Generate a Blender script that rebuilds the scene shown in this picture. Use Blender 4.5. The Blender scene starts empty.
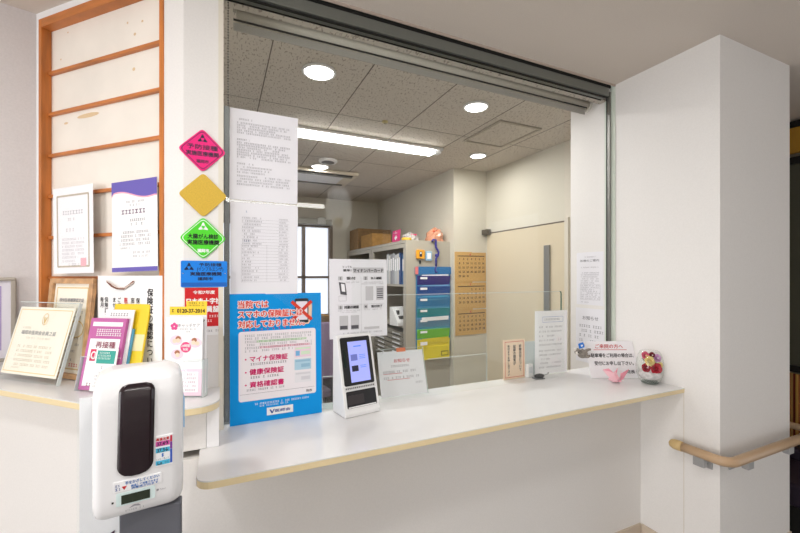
import bpy, bmesh, math, random
from mathutils import Vector, Matrix
scene = bpy.context.scene
COL = scene.collection
H = 1.5                       # eye height; all Z below are given relative to it
CT, LT = -0.479, -0.345       # counter top, raised side counter top
R2 = math.sqrt(.5)

# ------------------------------------------------------------------ materials
def lin(v):
    v /= 255.
    return v/12.92 if v <= .04045 else ((v+.055)/1.055)**2.4
def rgb(c): return (lin(c[0]), lin(c[1]), lin(c[2]), 1)
_M = {}
def mat(name, c, rough=.5, spec=.5, metal=0, emit=0, noise=None, coat=0):
    if name in _M: return _M[name]
    m = bpy.data.materials.new(name); m.use_nodes = True; _M[name] = m
    nt = m.node_tree; b = nt.nodes['Principled BSDF']
    b.inputs['Base Color'].default_value = rgb(c); b.inputs['Roughness'].default_value = rough
    b.inputs['Specular IOR Level'].default_value = spec; b.inputs['Metallic'].default_value = metal
    b.inputs['Coat Weight'].default_value = coat
    if emit:
        b.inputs['Emission Color'].default_value = rgb(c); b.inputs['Emission Strength'].default_value = emit
    if noise:
        sc, amt, stretch, bump = noise
        tc = nt.nodes.new('ShaderNodeTexCoord'); mp = nt.nodes.new('ShaderNodeMapping'); nz = nt.nodes.new('ShaderNodeTexNoise')
        mp.inputs['Scale'].default_value = stretch; nz.inputs['Scale'].default_value = sc; nz.inputs['Detail'].default_value = 4
        nt.links.new(tc.outputs['Object'], mp.inputs[0]); nt.links.new(mp.outputs[0], nz.inputs['Vector'])
        rp = nt.nodes.new('ShaderNodeValToRGB')
        rp.color_ramp.elements[0].position = .3; rp.color_ramp.elements[1].position = .7
        lo = tuple(max(0, x*(1-amt)) for x in c); hi = tuple(min(255, x*(1+amt*.35)) for x in c)
        rp.color_ramp.elements[0].color = rgb(lo); rp.color_ramp.elements[1].color = rgb(hi)
        nt.links.new(nz.outputs['Fac'], rp.inputs[0]); nt.links.new(rp.outputs[0], b.inputs['Base Color'])
        if bump:
            bp = nt.nodes.new('ShaderNodeBump'); bp.inputs['Strength'].default_value = bump; bp.inputs['Distance'].default_value = .002
            nt.links.new(nz.outputs['Fac'], bp.inputs['Height']); nt.links.new(bp.outputs[0], b.inputs['Normal'])
    return m
def clear(name, tint=(255, 255, 255), ior=1.5, refl=1.0, rough=0.0):
    """clear thin sheet: transparent with Fresnel reflection"""
    if name in _M: return _M[name]
    m = bpy.data.materials.new(name); m.use_nodes = True; _M[name] = m
    nt = m.node_tree; nt.nodes.remove(nt.nodes['Principled BSDF'])
    out = nt.nodes['Material Output']; tr = nt.nodes.new('ShaderNodeBsdfTransparent'); gl = nt.nodes.new('ShaderNodeBsdfGlossy')
    fr = nt.nodes.new('ShaderNodeFresnel'); mx = nt.nodes.new('ShaderNodeMixShader'); mu = nt.nodes.new('ShaderNodeMath')
    mu.operation = 'MULTIPLY'; mu.inputs[1].default_value = refl; pass
    tr.inputs['Color'].default_value = rgb(tint); gl.inputs['Roughness'].default_value = rough
    ge = nt.nodes.new('ShaderNodeNewGeometry'); ma = nt.nodes.new('ShaderNodeMath'); ma.operation = 'MULTIPLY_ADD'
    ma.inputs[1].default_value = 1/ior-ior; ma.inputs[2].default_value = ior      # same reflectance from both faces of the sheet
    nt.links.new(ge.outputs['Backfacing'], ma.inputs[0]); nt.links.new(ma.outputs[0], fr.inputs['IOR'])
    nt.links.new(fr.outputs[0], mu.inputs[0]); nt.links.new(mu.outputs[0], mx.inputs[0])
    nt.links.new(tr.outputs[0], mx.inputs[1]); nt.links.new(gl.outputs[0], mx.inputs[2]); nt.links.new(mx.outputs[0], out.inputs[0])
    return m
def speckle(name, c, dark):
    """mineral-fibre ceiling board with small dark fissures"""
    m = mat(name, c, .9, .2); nt = m.node_tree; b = nt.nodes['Principled BSDF']
    tc = nt.nodes.new('ShaderNodeTexCoord'); mp = nt.nodes.new('ShaderNodeMapping'); mp.inputs['Scale'].default_value = (85, 30, 30)
    v = nt.nodes.new('ShaderNodeTexNoise'); v.inputs['Scale'].default_value = 1.6; v.inputs['Detail'].default_value = 3
    rp = nt.nodes.new('ShaderNodeValToRGB'); e = rp.color_ramp.elements
    e[0].position = .37; e[1].position = .42; e[0].color = rgb(dark); e[1].color = rgb(c)
    nt.links.new(tc.outputs['Object'], mp.inputs[0]); nt.links.new(mp.outputs[0], v.inputs['Vector'])
    nt.links.new(v.outputs['Fac'], rp.inputs[0]); nt.links.new(rp.outputs[0], b.inputs['Base Color'])
    return m
def stripes(name, cols, scale, axis=1):
    m = mat(name, cols[0], .8, .2); nt = m.node_tree; b = nt.nodes['Principled BSDF']
    tc = nt.nodes.new('ShaderNodeTexCoord'); sp = nt.nodes.new('ShaderNodeSeparateXYZ'); mu = nt.nodes.new('ShaderNodeMath'); mu.operation = 'MULTIPLY'
    mu.inputs[1].default_value = scale; fr = nt.nodes.new('ShaderNodeMath'); fr.operation = 'FRACT'
    rp = nt.nodes.new('ShaderNodeValToRGB'); rp.color_ramp.interpolation = 'CONSTANT'; e = rp.color_ramp.elements
    while len(e) < len(cols): e.new(.5)
    for i, c in enumerate(cols): e[i].position = i/len(cols); e[i].color = rgb(c)
    nt.links.new(tc.outputs['Object'], sp.inputs[0]); nt.links.new(sp.outputs[axis], mu.inputs[0]); nt.links.new(mu.outputs[0], fr.inputs[0])
    nt.links.new(fr.outputs[0], rp.inputs[0]); nt.links.new(rp.outputs[0], b.inputs['Base Color'])
    return m

WALL = mat('wall_white', (233, 230, 227), .6, .3, noise=(180, .012, (1, 1, 1), .08))
WALLW = mat('wall_warm', (216, 210, 196), .6, .3, noise=(150, .015, (1, 1, 1), .08))
WALLL = mat('wall_vinyl', (222, 217, 217), .6, .3, noise=(160, .02, (1, 1, 1), .15))
CEIL = mat('ceiling_paint', (222, 212, 202), .85, .2, noise=(200, .015, (1, 1, 1), .1))
OCEIL = speckle('ceiling_board', (214, 206, 196), (164, 152, 140))
TRIM = mat('trim_white', (240, 239, 240), .4, .4)
BASE = mat('baseboard_vinyl', (205, 190, 172), .5, .4)
FLOOR = mat('floor_vinyl', (158, 155, 152), .35, .4, noise=(40, .06, (1, 1, 1), 0))
FLOORO = mat('office_floor', (120, 108, 96), .5, .4, noise=(60, .1, (1, 1, 1), 0))
LAM = mat('white_laminate', (230, 229, 229), .22, .5, noise=(9, .008, (1, 1, 1), 0))
EDGE = mat('cream_edge', (233, 214, 170), .4, .4)
WOOD = mat('orange_wood', (206, 124, 58), .4, .4, noise=(14, .16, (3, 3, .35), 0))
WOODH = mat('orange_wood_bar', (206, 126, 66), .4, .4, noise=(14, .14, (.5, .5, 4), 0))
FRAMEW = mat('pale_wood', (205, 160, 115), .4, .4, noise=(20, .15, (2, 2, .5), 0))
BACKP = mat('backing_board', (243, 236, 226), .7, .2, noise=(5, .03, (1, 1, 1), 0))
STAIN = mat('paper_stain', (224, 198, 160), .8, .1)
ALU = mat('aluminium', (150, 150, 146), .35, .5, .85)
ALUD = mat('dark_aluminium', (128, 126, 120), .4, .5, .6)
GROOVE = mat('dark_groove', (32, 32, 30), .6, .3)
GREENW = mat('pale_green_trim', (208, 216, 204), .4, .4)
BLIND = mat('blind_fabric', (206, 200, 188), .5, .3)
PAPER = mat('paper_white', (249, 248, 251), .7, .2)
PAPERC = mat('paper_cream', (250, 243, 228), .6, .3)
PAPERD = mat('paper_dull', (234, 233, 238), .7, .2)
INK = mat('ink_black', (38, 36, 40), .7, .2)
INKG = mat('ink_grey', (150, 148, 154), .7, .2)
INKL = mat('ink_light', (196, 194, 200), .7, .2)
INKR = mat('ink_red', (206, 62, 66), .6, .2)
INKM = mat('ink_magenta', (214, 34, 110), .6, .2)
INKB = mat('ink_blue', (40, 70, 150), .6, .2)
WHITE = mat('print_white', (246, 246, 246), .6, .2)
BLK = mat('black_plastic', (24, 22, 24), .3, .5)
GLASS = clear('window_glass', (254, 255, 254), 1.5, .7)
ACRY = clear('clear_acrylic', (254, 255, 255), 1.49, .32)
ACEDGE = mat('acrylic_edge', (214, 222, 220), .2, .5)
GEDGE = mat('green_glass_edge', (30, 92, 72), .2, .5)
STEEL = mat('putty_steel', (178, 170, 156), .45, .4)
CHROME = mat('chrome', (190, 190, 190), .2, .5, 1)
CARD = mat('cardboard', (146, 116, 82), .8, .1, noise=(30, .08, (1, 1, 1), 0))
CARD2 = mat('kraft_cardboard', (176, 134, 80), .8, .1, noise=(30, .08, (1, 1, 1), 0))

# ------------------------------------------------------------------ mesh builder
class MB:
    def __init__(s): s.v = []; s.f = []; s.sm = set()
    def add(s, vs, fs, smooth=False):
        n = len(s.v); s.v += [tuple(v) for v in vs]
        for f in fs:
            if smooth: s.sm.add(len(s.f))
            s.f.append([n+i for i in f])
        return s
    def box(s, x0, x1, y0, y1, z0, z1):
        return s.add([(x, y, z) for z in (z0, z1) for y in (y0, y1) for x in (x0, x1)],
                     [(0, 2, 3, 1), (4, 5, 7, 6), (0, 1, 5, 4), (2, 6, 7, 3), (0, 4, 6, 2), (1, 3, 7, 5)])
    def prism(s, pts, a, b, axis=2, smooth=False):
        """polygon pts (2D, ccw) extruded along axis from a to b"""
        def mk(p, h): return (p[0], p[1], h) if axis == 2 else ((p[0], h, p[1]) if axis == 1 else (h, p[0], p[1]))
        n = len(pts); vs = [mk(p, a) for p in pts]+[mk(p, b) for p in pts]
        s.add(vs, [list(range(n))[::-1], list(range(n, 2*n))])
        m = len(s.v)-2*n
        for i in range(n):
            j = (i+1) % n
            if smooth: s.sm.add(len(s.f))
            s.f.append([m+i, m+j, m+n+j, m+n+i])
        return s
    def quad(s, x0, x1, y0, y1, z=0.0): return s.add([(x0, y0, z), (x1, y0, z), (x1, y1, z), (x0, y1, z)], [(0, 1, 2, 3)])
    def poly(s, pts, z=0.0): return s.add([(p[0], p[1], z) for p in pts], [list(range(len(pts)))])
    def outline(s, x0, x1, y0, y1, w, z=0.0):
        s.quad(x0, x1, y0, y0+w, z); s.quad(x0, x1, y1-w, y1, z); s.quad(x0, x0+w, y0+w, y1-w, z); return s.quad(x1-w, x1, y0+w, y1-w, z)
    def tube(s, path, r, n=12, cap=True):
        path = [Vector(p) for p in path]; rings = []
        rr = r if isinstance(r, (list, tuple)) else [r]*len(path)
        t0 = (path[1]-path[0]).normalized(); u = t0.orthogonal().normalized()
        for i, p in enumerate(path):
            a = path[max(0, i-1)]; b = path[min(len(path)-1, i+1)]; t = (b-a).normalized()
            u = (u-t*u.dot(t)).normalized(); w = t.cross(u)
            rings.append([p+(u*math.cos(2*math.pi*k/n)+w*math.sin(2*math.pi*k/n))*rr[i] for k in range(n)])
        vs = [v for g in rings for v in g]; fs = []
        for i in range(len(path)-1):
            for k in range(n): fs.append((i*n+k, i*n+(k+1) % n, (i+1)*n+(k+1) % n, (i+1)*n+k))
        s.add(vs, fs, True)
        if cap: s.add(rings[0], [list(range(n))[::-1]]); s.add(rings[-1], [list(range(n))])
        return s
    def lathe(s, prof, c=(0, 0, 0), n=24, axis=2, capped=True):
        def mk(r, h, a):
            p = (r*math.cos(a), r*math.sin(a), h)
            p = p if axis == 2 else ((p[0], p[2], p[1]) if axis == 1 else (p[2], p[0], p[1]))
            return (p[0]+c[0], p[1]+c[1], p[2]+c[2])
        vs = [mk(r, h, 2*math.pi*k/n) for r, h in prof for k in range(n)]; fs = []
        for i in range(len(prof)-1):
            for k in range(n): fs.append((i*n+k, i*n+(k+1) % n, (i+1)*n+(k+1) % n, (i+1)*n+k))
        s.add(vs, fs, True)
        if capped:
            s.add(vs[:n], [list(range(n))[::-1]]); s.add(vs[-n:], [list(range(n))])
        return s
    def ball(s, c, r, n=14, m=8, sc=(1, 1, 1)):
        vs = []; fs = []
        for i in range(m+1):
            t = math.pi*i/m
            for k in range(n):
                a = 2*math.pi*k/n
                vs.append((c[0]+r*sc[0]*math.sin(t)*math.cos(a), c[1]+r*sc[1]*math.sin(t)*math.sin(a), c[2]+r*sc[2]*math.cos(t)))
        for i in range(m):
            for k in range(n): fs.append((i*n+k, (i+1)*n+k, (i+1)*n+(k+1) % n, i*n+(k+1) % n))
        return s.add(vs, fs, True)
    def build(s, name, material, parent=None, bevel=0, solid=0):
        me = bpy.data.meshes.new(name); me.from_pydata(s.v, [], s.f); me.materials.append(material)
        for i, p in enumerate(me.polygons): p.use_smooth = i in s.sm
        bm = bmesh.new(); bm.from_mesh(me); bmesh.ops.remove_doubles(bm, verts=bm.verts, dist=1e-6)
        if not getattr(s, 'flat', False): bmesh.ops.recalc_face_normals(bm, faces=bm.faces)
        bm.to_mesh(me); bm.free()
        o = bpy.data.objects.new(name, me); COL.objects.link(o)
        if solid:
            md = o.modifiers.new('solid', 'SOLIDIFY'); md.thickness = solid; md.offset = 0
        if bevel:
            md = o.modifiers.new('bevel', 'BEVEL'); md.width = bevel; md.segments = 3; md.limit_method = 'ANGLE'; md.angle_limit = .6
        if parent: o.parent = parent
        return o

def W(p): return Vector((p[0], p[1], p[2]+H))
def tag(o, label, cat, group=None, kind=None):
    o['label'] = label; o['category'] = cat
    if group: o['group'] = group
    if kind: o['kind'] = kind
    return o
def thing(name, label, cat, loc, right=(1, 0, 0), up=(0, 0, 1), group=None):
    """Empty at the thing's base; local x = right, y = up, z = out towards the viewer (or plain axes when up is None)"""
    o = bpy.data.objects.new(name, None); COL.objects.link(o); o.empty_display_size = .05
    r = Vector(right).normalized()
    if up is None:
        y = Vector((0, 0, 1)).cross(r); m = Matrix((r, y, (0, 0, 1))).transposed()
    else:
        u = Vector(up).normalized(); m = Matrix((r, u, r.cross(u))).transposed()
    o.matrix_world = Matrix.Translation(W(loc)) @ m.to_4x4()
    return tag(o, label, cat, group)
def az(a): a = math.radians(a); return (math.cos(a), math.sin(a), 0)
def leanup(a, l):
    """up vector of a sheet with azimuth a leaning back by l degrees"""
    a = math.radians(a); l = math.radians(l); return (-math.sin(a)*math.sin(l), math.cos(a)*math.sin(l), math.cos(l))
def struct(name, mb, m, **k):
    for i, v in enumerate(mb.v): mb.v[i] = (v[0], v[1], v[2]+H)
    o = mb.build(name, m, **k); o['kind'] = 'structure'; return o
def sub(name, mb, m, parent, **k):
    """part of the setting in world axes"""
    for i, v in enumerate(mb.v): mb.v[i] = (v[0], v[1], v[2]+H)
    return mb.build(name, m, parent, **k)

# ------------------------------------------------------------------ lettering
_fc = bpy.data.curves.new('letter_source', 'FONT'); _fo = bpy.data.objects.new('letter_source', _fc); COL.objects.link(_fo)
_fc.align_x = 'LEFT'; _fc.resolution_u = 2
def glyphs(text):
    _fc.body = text; _fc.size = 1
    dg = bpy.context.evaluated_depsgraph_get(); dg.update()
    me = bpy.data.meshes.new_from_object(_fo.evaluated_get(dg)); vs = [v.co[:2] for v in me.vertices]; fs = [list(p.vertices) for p in me.polygons]
    bpy.data.meshes.remove(me); return vs, fs
def text(mb, s, cx, cy, h, w=None, align='C', bold=.0, z=.0012, vertical=False, pitch=1.08, ring=0):
    """one row of characters h tall centred on cy (vertical: column centred on cx starting at cy); bold thickens the strokes, ring draws a rim"""
    if vertical:
        for i, ch in enumerate(s):
            if ch != ' ': text(mb, ch, cx, cy-h*pitch*(i+.5), h, None, 'C', bold, z)
        return mb
    vs, fs = glyphs(s)
    if not vs: return mb
    k = h/.95; n = len(s)
    x0 = min(v[0] for v in vs)*k; x1 = max(v[0] for v in vs)*k
    if ord(s[0]) < 0x3000: y0 = 0; y1 = .69*k; k2 = 1.25; k *= k2; x0 *= k2; x1 *= k2; y1 *= k2
    else: y0, y1 = -.08*k, .83*k
    kx = (w/(x1-x0)) if w else 1.0
    ox = cx-(x0+x1)/2*kx if align == 'C' else cx-x0*kx
    oy = cy-(y0+y1)/2
    if ring: sh = [(ring*h*math.cos(math.tau*i/8), ring*h*math.sin(math.tau*i/8)) for i in range(8)]
    elif bold: d = min(.05, bold*1.6)*h; sh = [(-d, 0), (d, 0), (0, d*.8), (0, -d*.8)]
    else: sh = [(0, 0)]
    for i, (dx, dy) in enumerate(sh):
        mb.add([(v[0]*k*kx+ox+dx, v[1]*k+oy+dy, z+i*.00003) for v in vs], fs)
    return mb
rng = random.Random(7)
def lines(mb, x0, x1, y, h, z=.001, fill=.8, gap=.35):
    """a row of print too small to read"""
    x = x0
    while x < x1-h*.3:
        w = min(h*rng.uniform(.5, .85), x1-x)
        if rng.random() < fill:
            mb.quad(x, x+w, y+h*.32, y+h*.48, z); mb.quad(x, x+w, y-h*.42, y-h*.26, z); mb.quad(x+w*.35, x+w*.6, y-h*.26, y+h*.32, z)
        x += w+h*gap
    return mb
def block(mb, x0, x1, ytop, n, pitch, h, z=.001, ragged=.3):
    for i in range(n): lines(mb, x0, x1-(rng.random()*ragged*(x1-x0) if i % 3 == 2 else 0), ytop-i*pitch, h, z)
    return mb
def F():
    m = MB(); m.flat = True; return m
def sheet(root, w, h, m=PAPER, t=.0008, name='sheet', x=0, y=0, z=0):
    return MB().box(x, x+w, y, y+h, z-t, z).build(name, m, root)
def rrect(x0, x1, y0, y1, r, n=5):
    pts = []
    for cx, cy, a0 in ((x1-r, y1-r, 0), (x0+r, y1-r, 90), (x0+r, y0+r, 180), (x1-r, y0+r, 270)):
        for i in range(n+1):
            a = math.radians(a0+90*i/n); pts.append((cx+r*math.cos(a), cy+r*math.sin(a)))
    return pts

# ================================================================== THE ROOM
YW = 1.345                    # face of the wall with the reception window
YG = 1.372                    # glass
XR = 1.803                    # right-hand wall face
CZ = .96                      # ceiling
FZ = -1.5
struct('floor', MB().box(-4.2, 4.4, -3.2, 1.9, FZ-.1, FZ), FLOOR)
struct('floor_office', MB().box(-1.6, 2.6, 1.46, 5.2, FZ-.1, FZ+.002), FLOORO)
struct('ceiling', MB().box(-4.2, 2.36, -3.2, YW, CZ, CZ+.1).box(-4.2, -.05, YW, 1.9, CZ, CZ+.1).box(2.36, 4.4, -3.2, 3.2, CZ, CZ+.1), CEIL)
struct('ceiling_office', MB().box(-1.6, 2.6, 1.44, 5.2, 1.0, 1.1), OCEIL)
g = MB()
for x in (-.255, .203, .661, 1.119, 1.577, 2.035): g.box(x-.0025, x+.0025, 1.5, 5.0, .9988, 1.0002)
for y in (2.36, 3.27, 4.18): g.box(-1.5, 2.33, y-.001, y+.001, .9988, 1.0002)
struct('trim_1', g, mat('board_joint', (120, 112, 104), .9, .1))
# under-counter wall, left 45 degree run, column
struct('wall_counter', MB().prism([(-.105, 1.21), (XR, 1.21), (XR, 1.46), (.0, 1.46), (-.105, 1.36)], FZ, CT-.021), WALL)
struct('wall_left_lower', MB().prism([(-.105, 1.21), (-.10, 1.36), (-.60, 1.86), (-.80, 1.80), (-.715, 1.82)], FZ, LT-.021), WALL)
struct('wall_right', MB().box(XR, 2.36, .886, YW-.0005, FZ, CZ+.1).box(1.83, 2.40, YW, 1.64, FZ, CZ+.1), WALL)
struct('wall_left', MB().prism([(-.613, 1.86), (-.613-.96*3.6, 1.86-.28*3.6), (-.613-.96*3.6-.03, 1.86-.28*3.6+.1), (-.643, 1.96)], FZ, CZ+.1), WALLL)
struct('wall_rear', MB().box(-4.2, 4.4, -3.2, -3.0, FZ, CZ+.1), WALL)
# post between niche and window
struct('wall_post', MB().prism([(-.1015, YW), (0, YW), (0, 1.46), (-.16, 1.46), (-.16, 1.405)], FZ, CZ+.1), WALL)
struct('trim_2', MB().box(0, .0085, YW-.004, YW+.10, CT, CZ).box(-.006, .0, YW-.004, YW, CT, CZ), mat('cream_edge_trim', (226, 220, 206), .4, .4))
# 45 degree niche wall: s along the wall, z up
O45 = (-.613, 1.86); r45 = (R2, -R2); o45 = (-R2, -R2)
def q45(s, d): return (O45[0]+r45[0]*s+o45[0]*d, O45[1]+r45[1]*s+o45[1]*d)
def box45(mb, s0, s1, d0, d1, z0, z1):
    return mb.prism([q45(s0, d0), q45(s1, d0), q45(s1, d1), q45(s0, d1)], z0, z1)
n45 = MB(); box45(n45, 0, .02, 0, -.06, LT-.2, CZ); box45(n45, .645, .7235, 0, -.06, LT-.2, CZ); box45(n45, .02, .645, 0, -.06, .933, CZ); box45(n45, .0, .72, -.06, -.1, LT-.2, CZ+.1)
struct('wall_niche', n45, TRIM)
nf = tag(bpy.data.objects.new('lattice_window', None), 'orange wooden lattice frame with cream backing in the angled wall on the left', 'lattice window')
COL.objects.link(nf); nf.location = W((*q45(.33, 0), LT))
def n_part(name, mb, m, par=None):
    for i, v in enumerate(mb.v): mb.v[i] = (v[0]-nf.location[0], v[1]-nf.location[1], v[2]+H-nf.location[2])
    return mb.build(name, m, par or nf)
n_part('backing_board', box45(MB(), .021, .644, -.028, -.045, LT+.002, .932), BACKP)
n_part('post', box45(MB(), .0205, .0365, .004, -.0275, LT+.002, .932), WOOD)
n_part('post', box45(MB(), .6265, .6445, .004, -.0275, LT+.002, .932), WOOD)
n_part('top_rail', box45(MB(), .0375, .6255, .004, -.0275, .902, .932), WOODH)
for z in (.743, .593, .441, .292, .141, -.006):
    n_part('lattice_bar', box45(MB(), .0375, .6255, -.016, -.0275, z-.006, z+.005), WOODH)
st = MB()
for (s, z, a, b) in ((.475, .80, .006, .005), (.44, .845, .004, .004), (.51, .835, .005, .004), (.47, .685, .007, .006), (.13, .88, .004, .003), (.09, .79, .004, .003), (.24, .565, .06, .008), (.12, .553, .012, .004)):
    pts = [(s+a*math.cos(t*.6283), z+b*math.sin(t*.6283)) for t in range(10)]
    st.add([(*q45(p[0], -.0276), p[1]) for p in pts], [list(range(10))])
n_part('stain', st, STAIN)

# counter
ctop = [(-.052, 1.214), (-.052, 1.045)]
for i in range(7):
    a = math.radians(180+90*i/6); ctop.append((-.017+.035*math.cos(a), 1.052+.035*math.sin(a)))
ctop += [(XR, 1.017), (XR, 1.46), (.009, 1.46), (.009, 1.35), (.0, 1.344), (-.03, 1.344), (-.03, 1.214)]
rc = tag(bpy.data.objects.new('reception_counter', None), 'long white reception counter with cream front edge under the office window', 'counter'); COL.objects.link(rc); rc.location = W((.9, 1.25, CT))
def off(mb, o):
    for i, v in enumerate(mb.v): mb.v[i] = (v[0]-o.location[0], v[1]-o.location[1], v[2]+H-o.location[2])
    return mb
off(MB().prism(ctop, CT-.003, CT), rc).build('worktop', LAM, rc)
off(MB().prism(ctop, CT-.0195, CT-.003), rc).build('edge_band', EDGE, rc, bevel=.002)
# raised side counter
lt = [(-.817, 1.801), (-.185, 1.169), (-.165, 1.160), (-.06, 1.160)]
for i in range(1, 7):
    a = math.radians(270+90*i/6); lt.append((-.06+.058*math.cos(a), 1.218+.058*math.sin(a)))
lt += [(-.002, 1.343), (-.1015, 1.343), (-.612, 1.857)]
sc_ = tag(bpy.data.objects.new('side_counter', None), 'raised white side counter with cream rounded edge under the lattice window', 'counter'); COL.objects.link(sc_); sc_.location = W((-.3, 1.4, LT))
off(MB().prism(lt, LT-.003, LT), sc_).build('worktop', LAM, sc_)
off(MB().prism(lt, LT-.0205, LT-.003), sc_).build('edge_band', EDGE, sc_, bevel=.002)
off(MB().box(-.104, -.0365, 1.2145, 1.343, CT+.001, LT-.021), sc_).build('end_panel', WALL, sc_)
off(MB().box(-.0355, -.004, 1.2145, 1.343, CT+.001, LT-.021), sc_).build('end_panel', TRIM, sc_)
# seams and baseboards
struct('trim_3', MB().box(XR-.0012, XR+.001, 1.0185, 1.0205, FZ, CT-.02), mat('seam', (214, 205, 192), .6))
struct('baseboard_right', MB().box(XR-.006, XR, .880, 1.203, FZ, -1.163).box(XR-.006, 2.366, .880, .886, FZ, -1.163), BASE, bevel=.002)
struct('baseboard_counter', MB().box(-.09, XR-.006, 1.203, 1.21, FZ, -1.163), BASE)

# window frame ------------------------------------------------------
wf = struct('window_1', MB().box(.0085, XR-.001, YW-.008, YW-.004, .951, CZ), mat('header_lip', (188, 172, 160), .5, .4))
sub('groove', MB().box(.0085, XR-.02, YW+.004, YW+.03, .944, .9700), GROOVE, wf)
sub('header_rail', MB().box(.0085, XR-.03, YW+.006, YW+.05, .902, .9435), mat('rail_grey', (118, 120, 114), .4, .5, .3), wf, bevel=.0015)
sub('track_groove', MB().box(.0085, XR-.03, YW+.012, YW+.02, .894, .899).box(.0085, XR-.03, YW+.052, YW+.056, .90, .95), GROOVE, wf)
sub('header_soffit', MB().box(.0085, XR+.02, YW+.057, YW+.10, .908, 1.0), OCEIL, wf)
sub('jamb', MB().box(XR-.006, XR+.002, YW-.006, YW+.02, CT, CZ-.001).box(XR+.018, XR+.027, YW+.056, YW+.07, CT, CZ), GREENW, wf, bevel=.001)
sub('jamb_rail', MB().box(XR-.016, XR-.0065, YW+.012, YW+.028, CT, .93), ALU, wf, bevel=.002)
sub('jamb_groove', MB().box(XR+.004, XR+.012, YW+.03, YW+.05, CT, .93), GROOVE, wf)
sub('jamb_rail', MB().box(XR-.006, XR+.010, YW+.021, YW+.029, CT, .93).box(XR+.012, XR+.022, YW+.03, YW+.05, CT, .93), ALU, wf, bevel=.002)
sub('pane', MB().box(.0095, 1.49, YG, YG+.005, CT+.001, .90), GLASS, wf)
sub('stile', MB().box(.010, .027, YG+.012, YG+.03, CT+.006, .55), mat('stile_grey', (112, 114, 116), .35, .5, .5), wf, bevel=.002)
sub('sill_track', MB().box(.0095, .33, YG+.012, YG+.03, CT, CT+.006), ALU, wf)
# roller blind
rb = thing('roller_blind', 'rolled up beige roller blind along the top of the reception window', 'blind', (.9, 1.48, .905), up=None)
MB().lathe([(.028, -.85), (.028, .86)], n=20, axis=0).build('roll', BLIND, rb)
MB().lathe([(.034, .862), (.034, .872), (.01, .874)], n=20, axis=0).build('end_cap', mat('blind_cap', (206, 202, 192), .5), rb, bevel=.002)
MB().box(-.86, .84, -.012, -.008, -.056, -.030).build('fabric_hem', mat('blind_hem', (176, 172, 164), .4), rb)
MB().box(-.86, .84, -.027, -.022, -.030, -.025).build('bottom_bar', GROOVE, rb)
MB().box(-.86, .86, -.034, .03, .028, .062).build('head_box', mat('blind_box', (160, 152, 140), .5, .3), rb, bevel=.004)
ch = MB()
for k in range(150): ch.ball((-.877, -.06, .02-k*.009), .0026, 6, 4)
ch.build('bead_chain', BLK, rb)

# glass screens on the counter --------------------------------------
gs = thing('glass_screen', 'low clear glass screen with green edge standing along the back of the counter', 'glass screen', (.425, 1.452, CT+.001), up=None)
MB().prism([(0, 0), (1.13, 0), (1.13, .39), (1.127, .397), (1.12, .40), (0, .40)], 0, .005, axis=1).build('pane', ACRY, gs)
MB().prism([(1.1301, 0), (1.133, 0), (1.133, .392), (1.129, .401), (1.12, .403), (1.12, .4005), (1.127, .398), (1.1301, .391)], -.0005, .0055, axis=1).build('edge', GEDGE, gs)
MB().box(0, 1.12, 0, .005, .4003, .4025).build('top_edge', ACEDGE, gs)
ap = thing('desk_divider', 'small clear acrylic panel upright on the counter behind the red headed notice', 'desk divider', (.79, 1.444, CT+.001), az(-.5), None)
MB().box(0, .30, 0, .003, 0, .128).build('panel', ACRY, ap)
MB().box(.3, .302, 0, .003, 0, .130).box(0, .3, 0, .003, .128, .130).build('edge', ACEDGE, ap)

# handrail ------------------------------------------------------------
hr = thing('handrail', 'tan vinyl handrail wrapping the corner of the right wall', 'handrail', (1.75, .83, -.712), up=None)
xr, yr = 0.0, 0.0
path = [(0, .175, 0), (0, .10, 0), (0, .045, 0)]
for i in range(1, 7):
    a = math.radians(90*i/6); path.append((.045-.045*math.cos(a), .045-.045*math.sin(a), 0))
path += [(.3, 0, 0), (.8, 0, 0)]
MB().tube(path, .0185, 16).build('rail', mat('rail_vinyl', (190, 160, 128), .35, .4), hr)
ec = MB().lathe([(.0195, -.022), (.021, -.006), (.0205, .012), (.016, .024), (.007, .031)], (0, .186, 0), 16, axis=1)
ec.build('end_cap', mat('rail_cap', (206, 178, 126), .4, .4), hr)
BR = mat('bracket_grey', (165, 165, 165), .35, .5, .4)
def brk(x, y, dx, dy):
    b = MB()
    if dx: b.box(x, .0525, y-.012, y+.012, -.040, -.026).box(.047, .0525, y-.02, y+.02, -.068, -.020).box(x-.012, x+.012, y-.020, y+.020, -.050, -.014)
    else: b.box(x-.012, x+.012, y, .0555, -.040, -.026).box(x-.02, x+.02, .050, .0555, -.068, -.020).box(x-.020, x+.020, y-.012, y+.012, -.042, -.014)
    b.build('bracket', BR, hr, bevel=.002)
brk(0, .10, 1, 0); brk(.13, 0, 0, 1); brk(.45, 0, 0, 1); brk(.72, 0, 0, 1)

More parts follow.
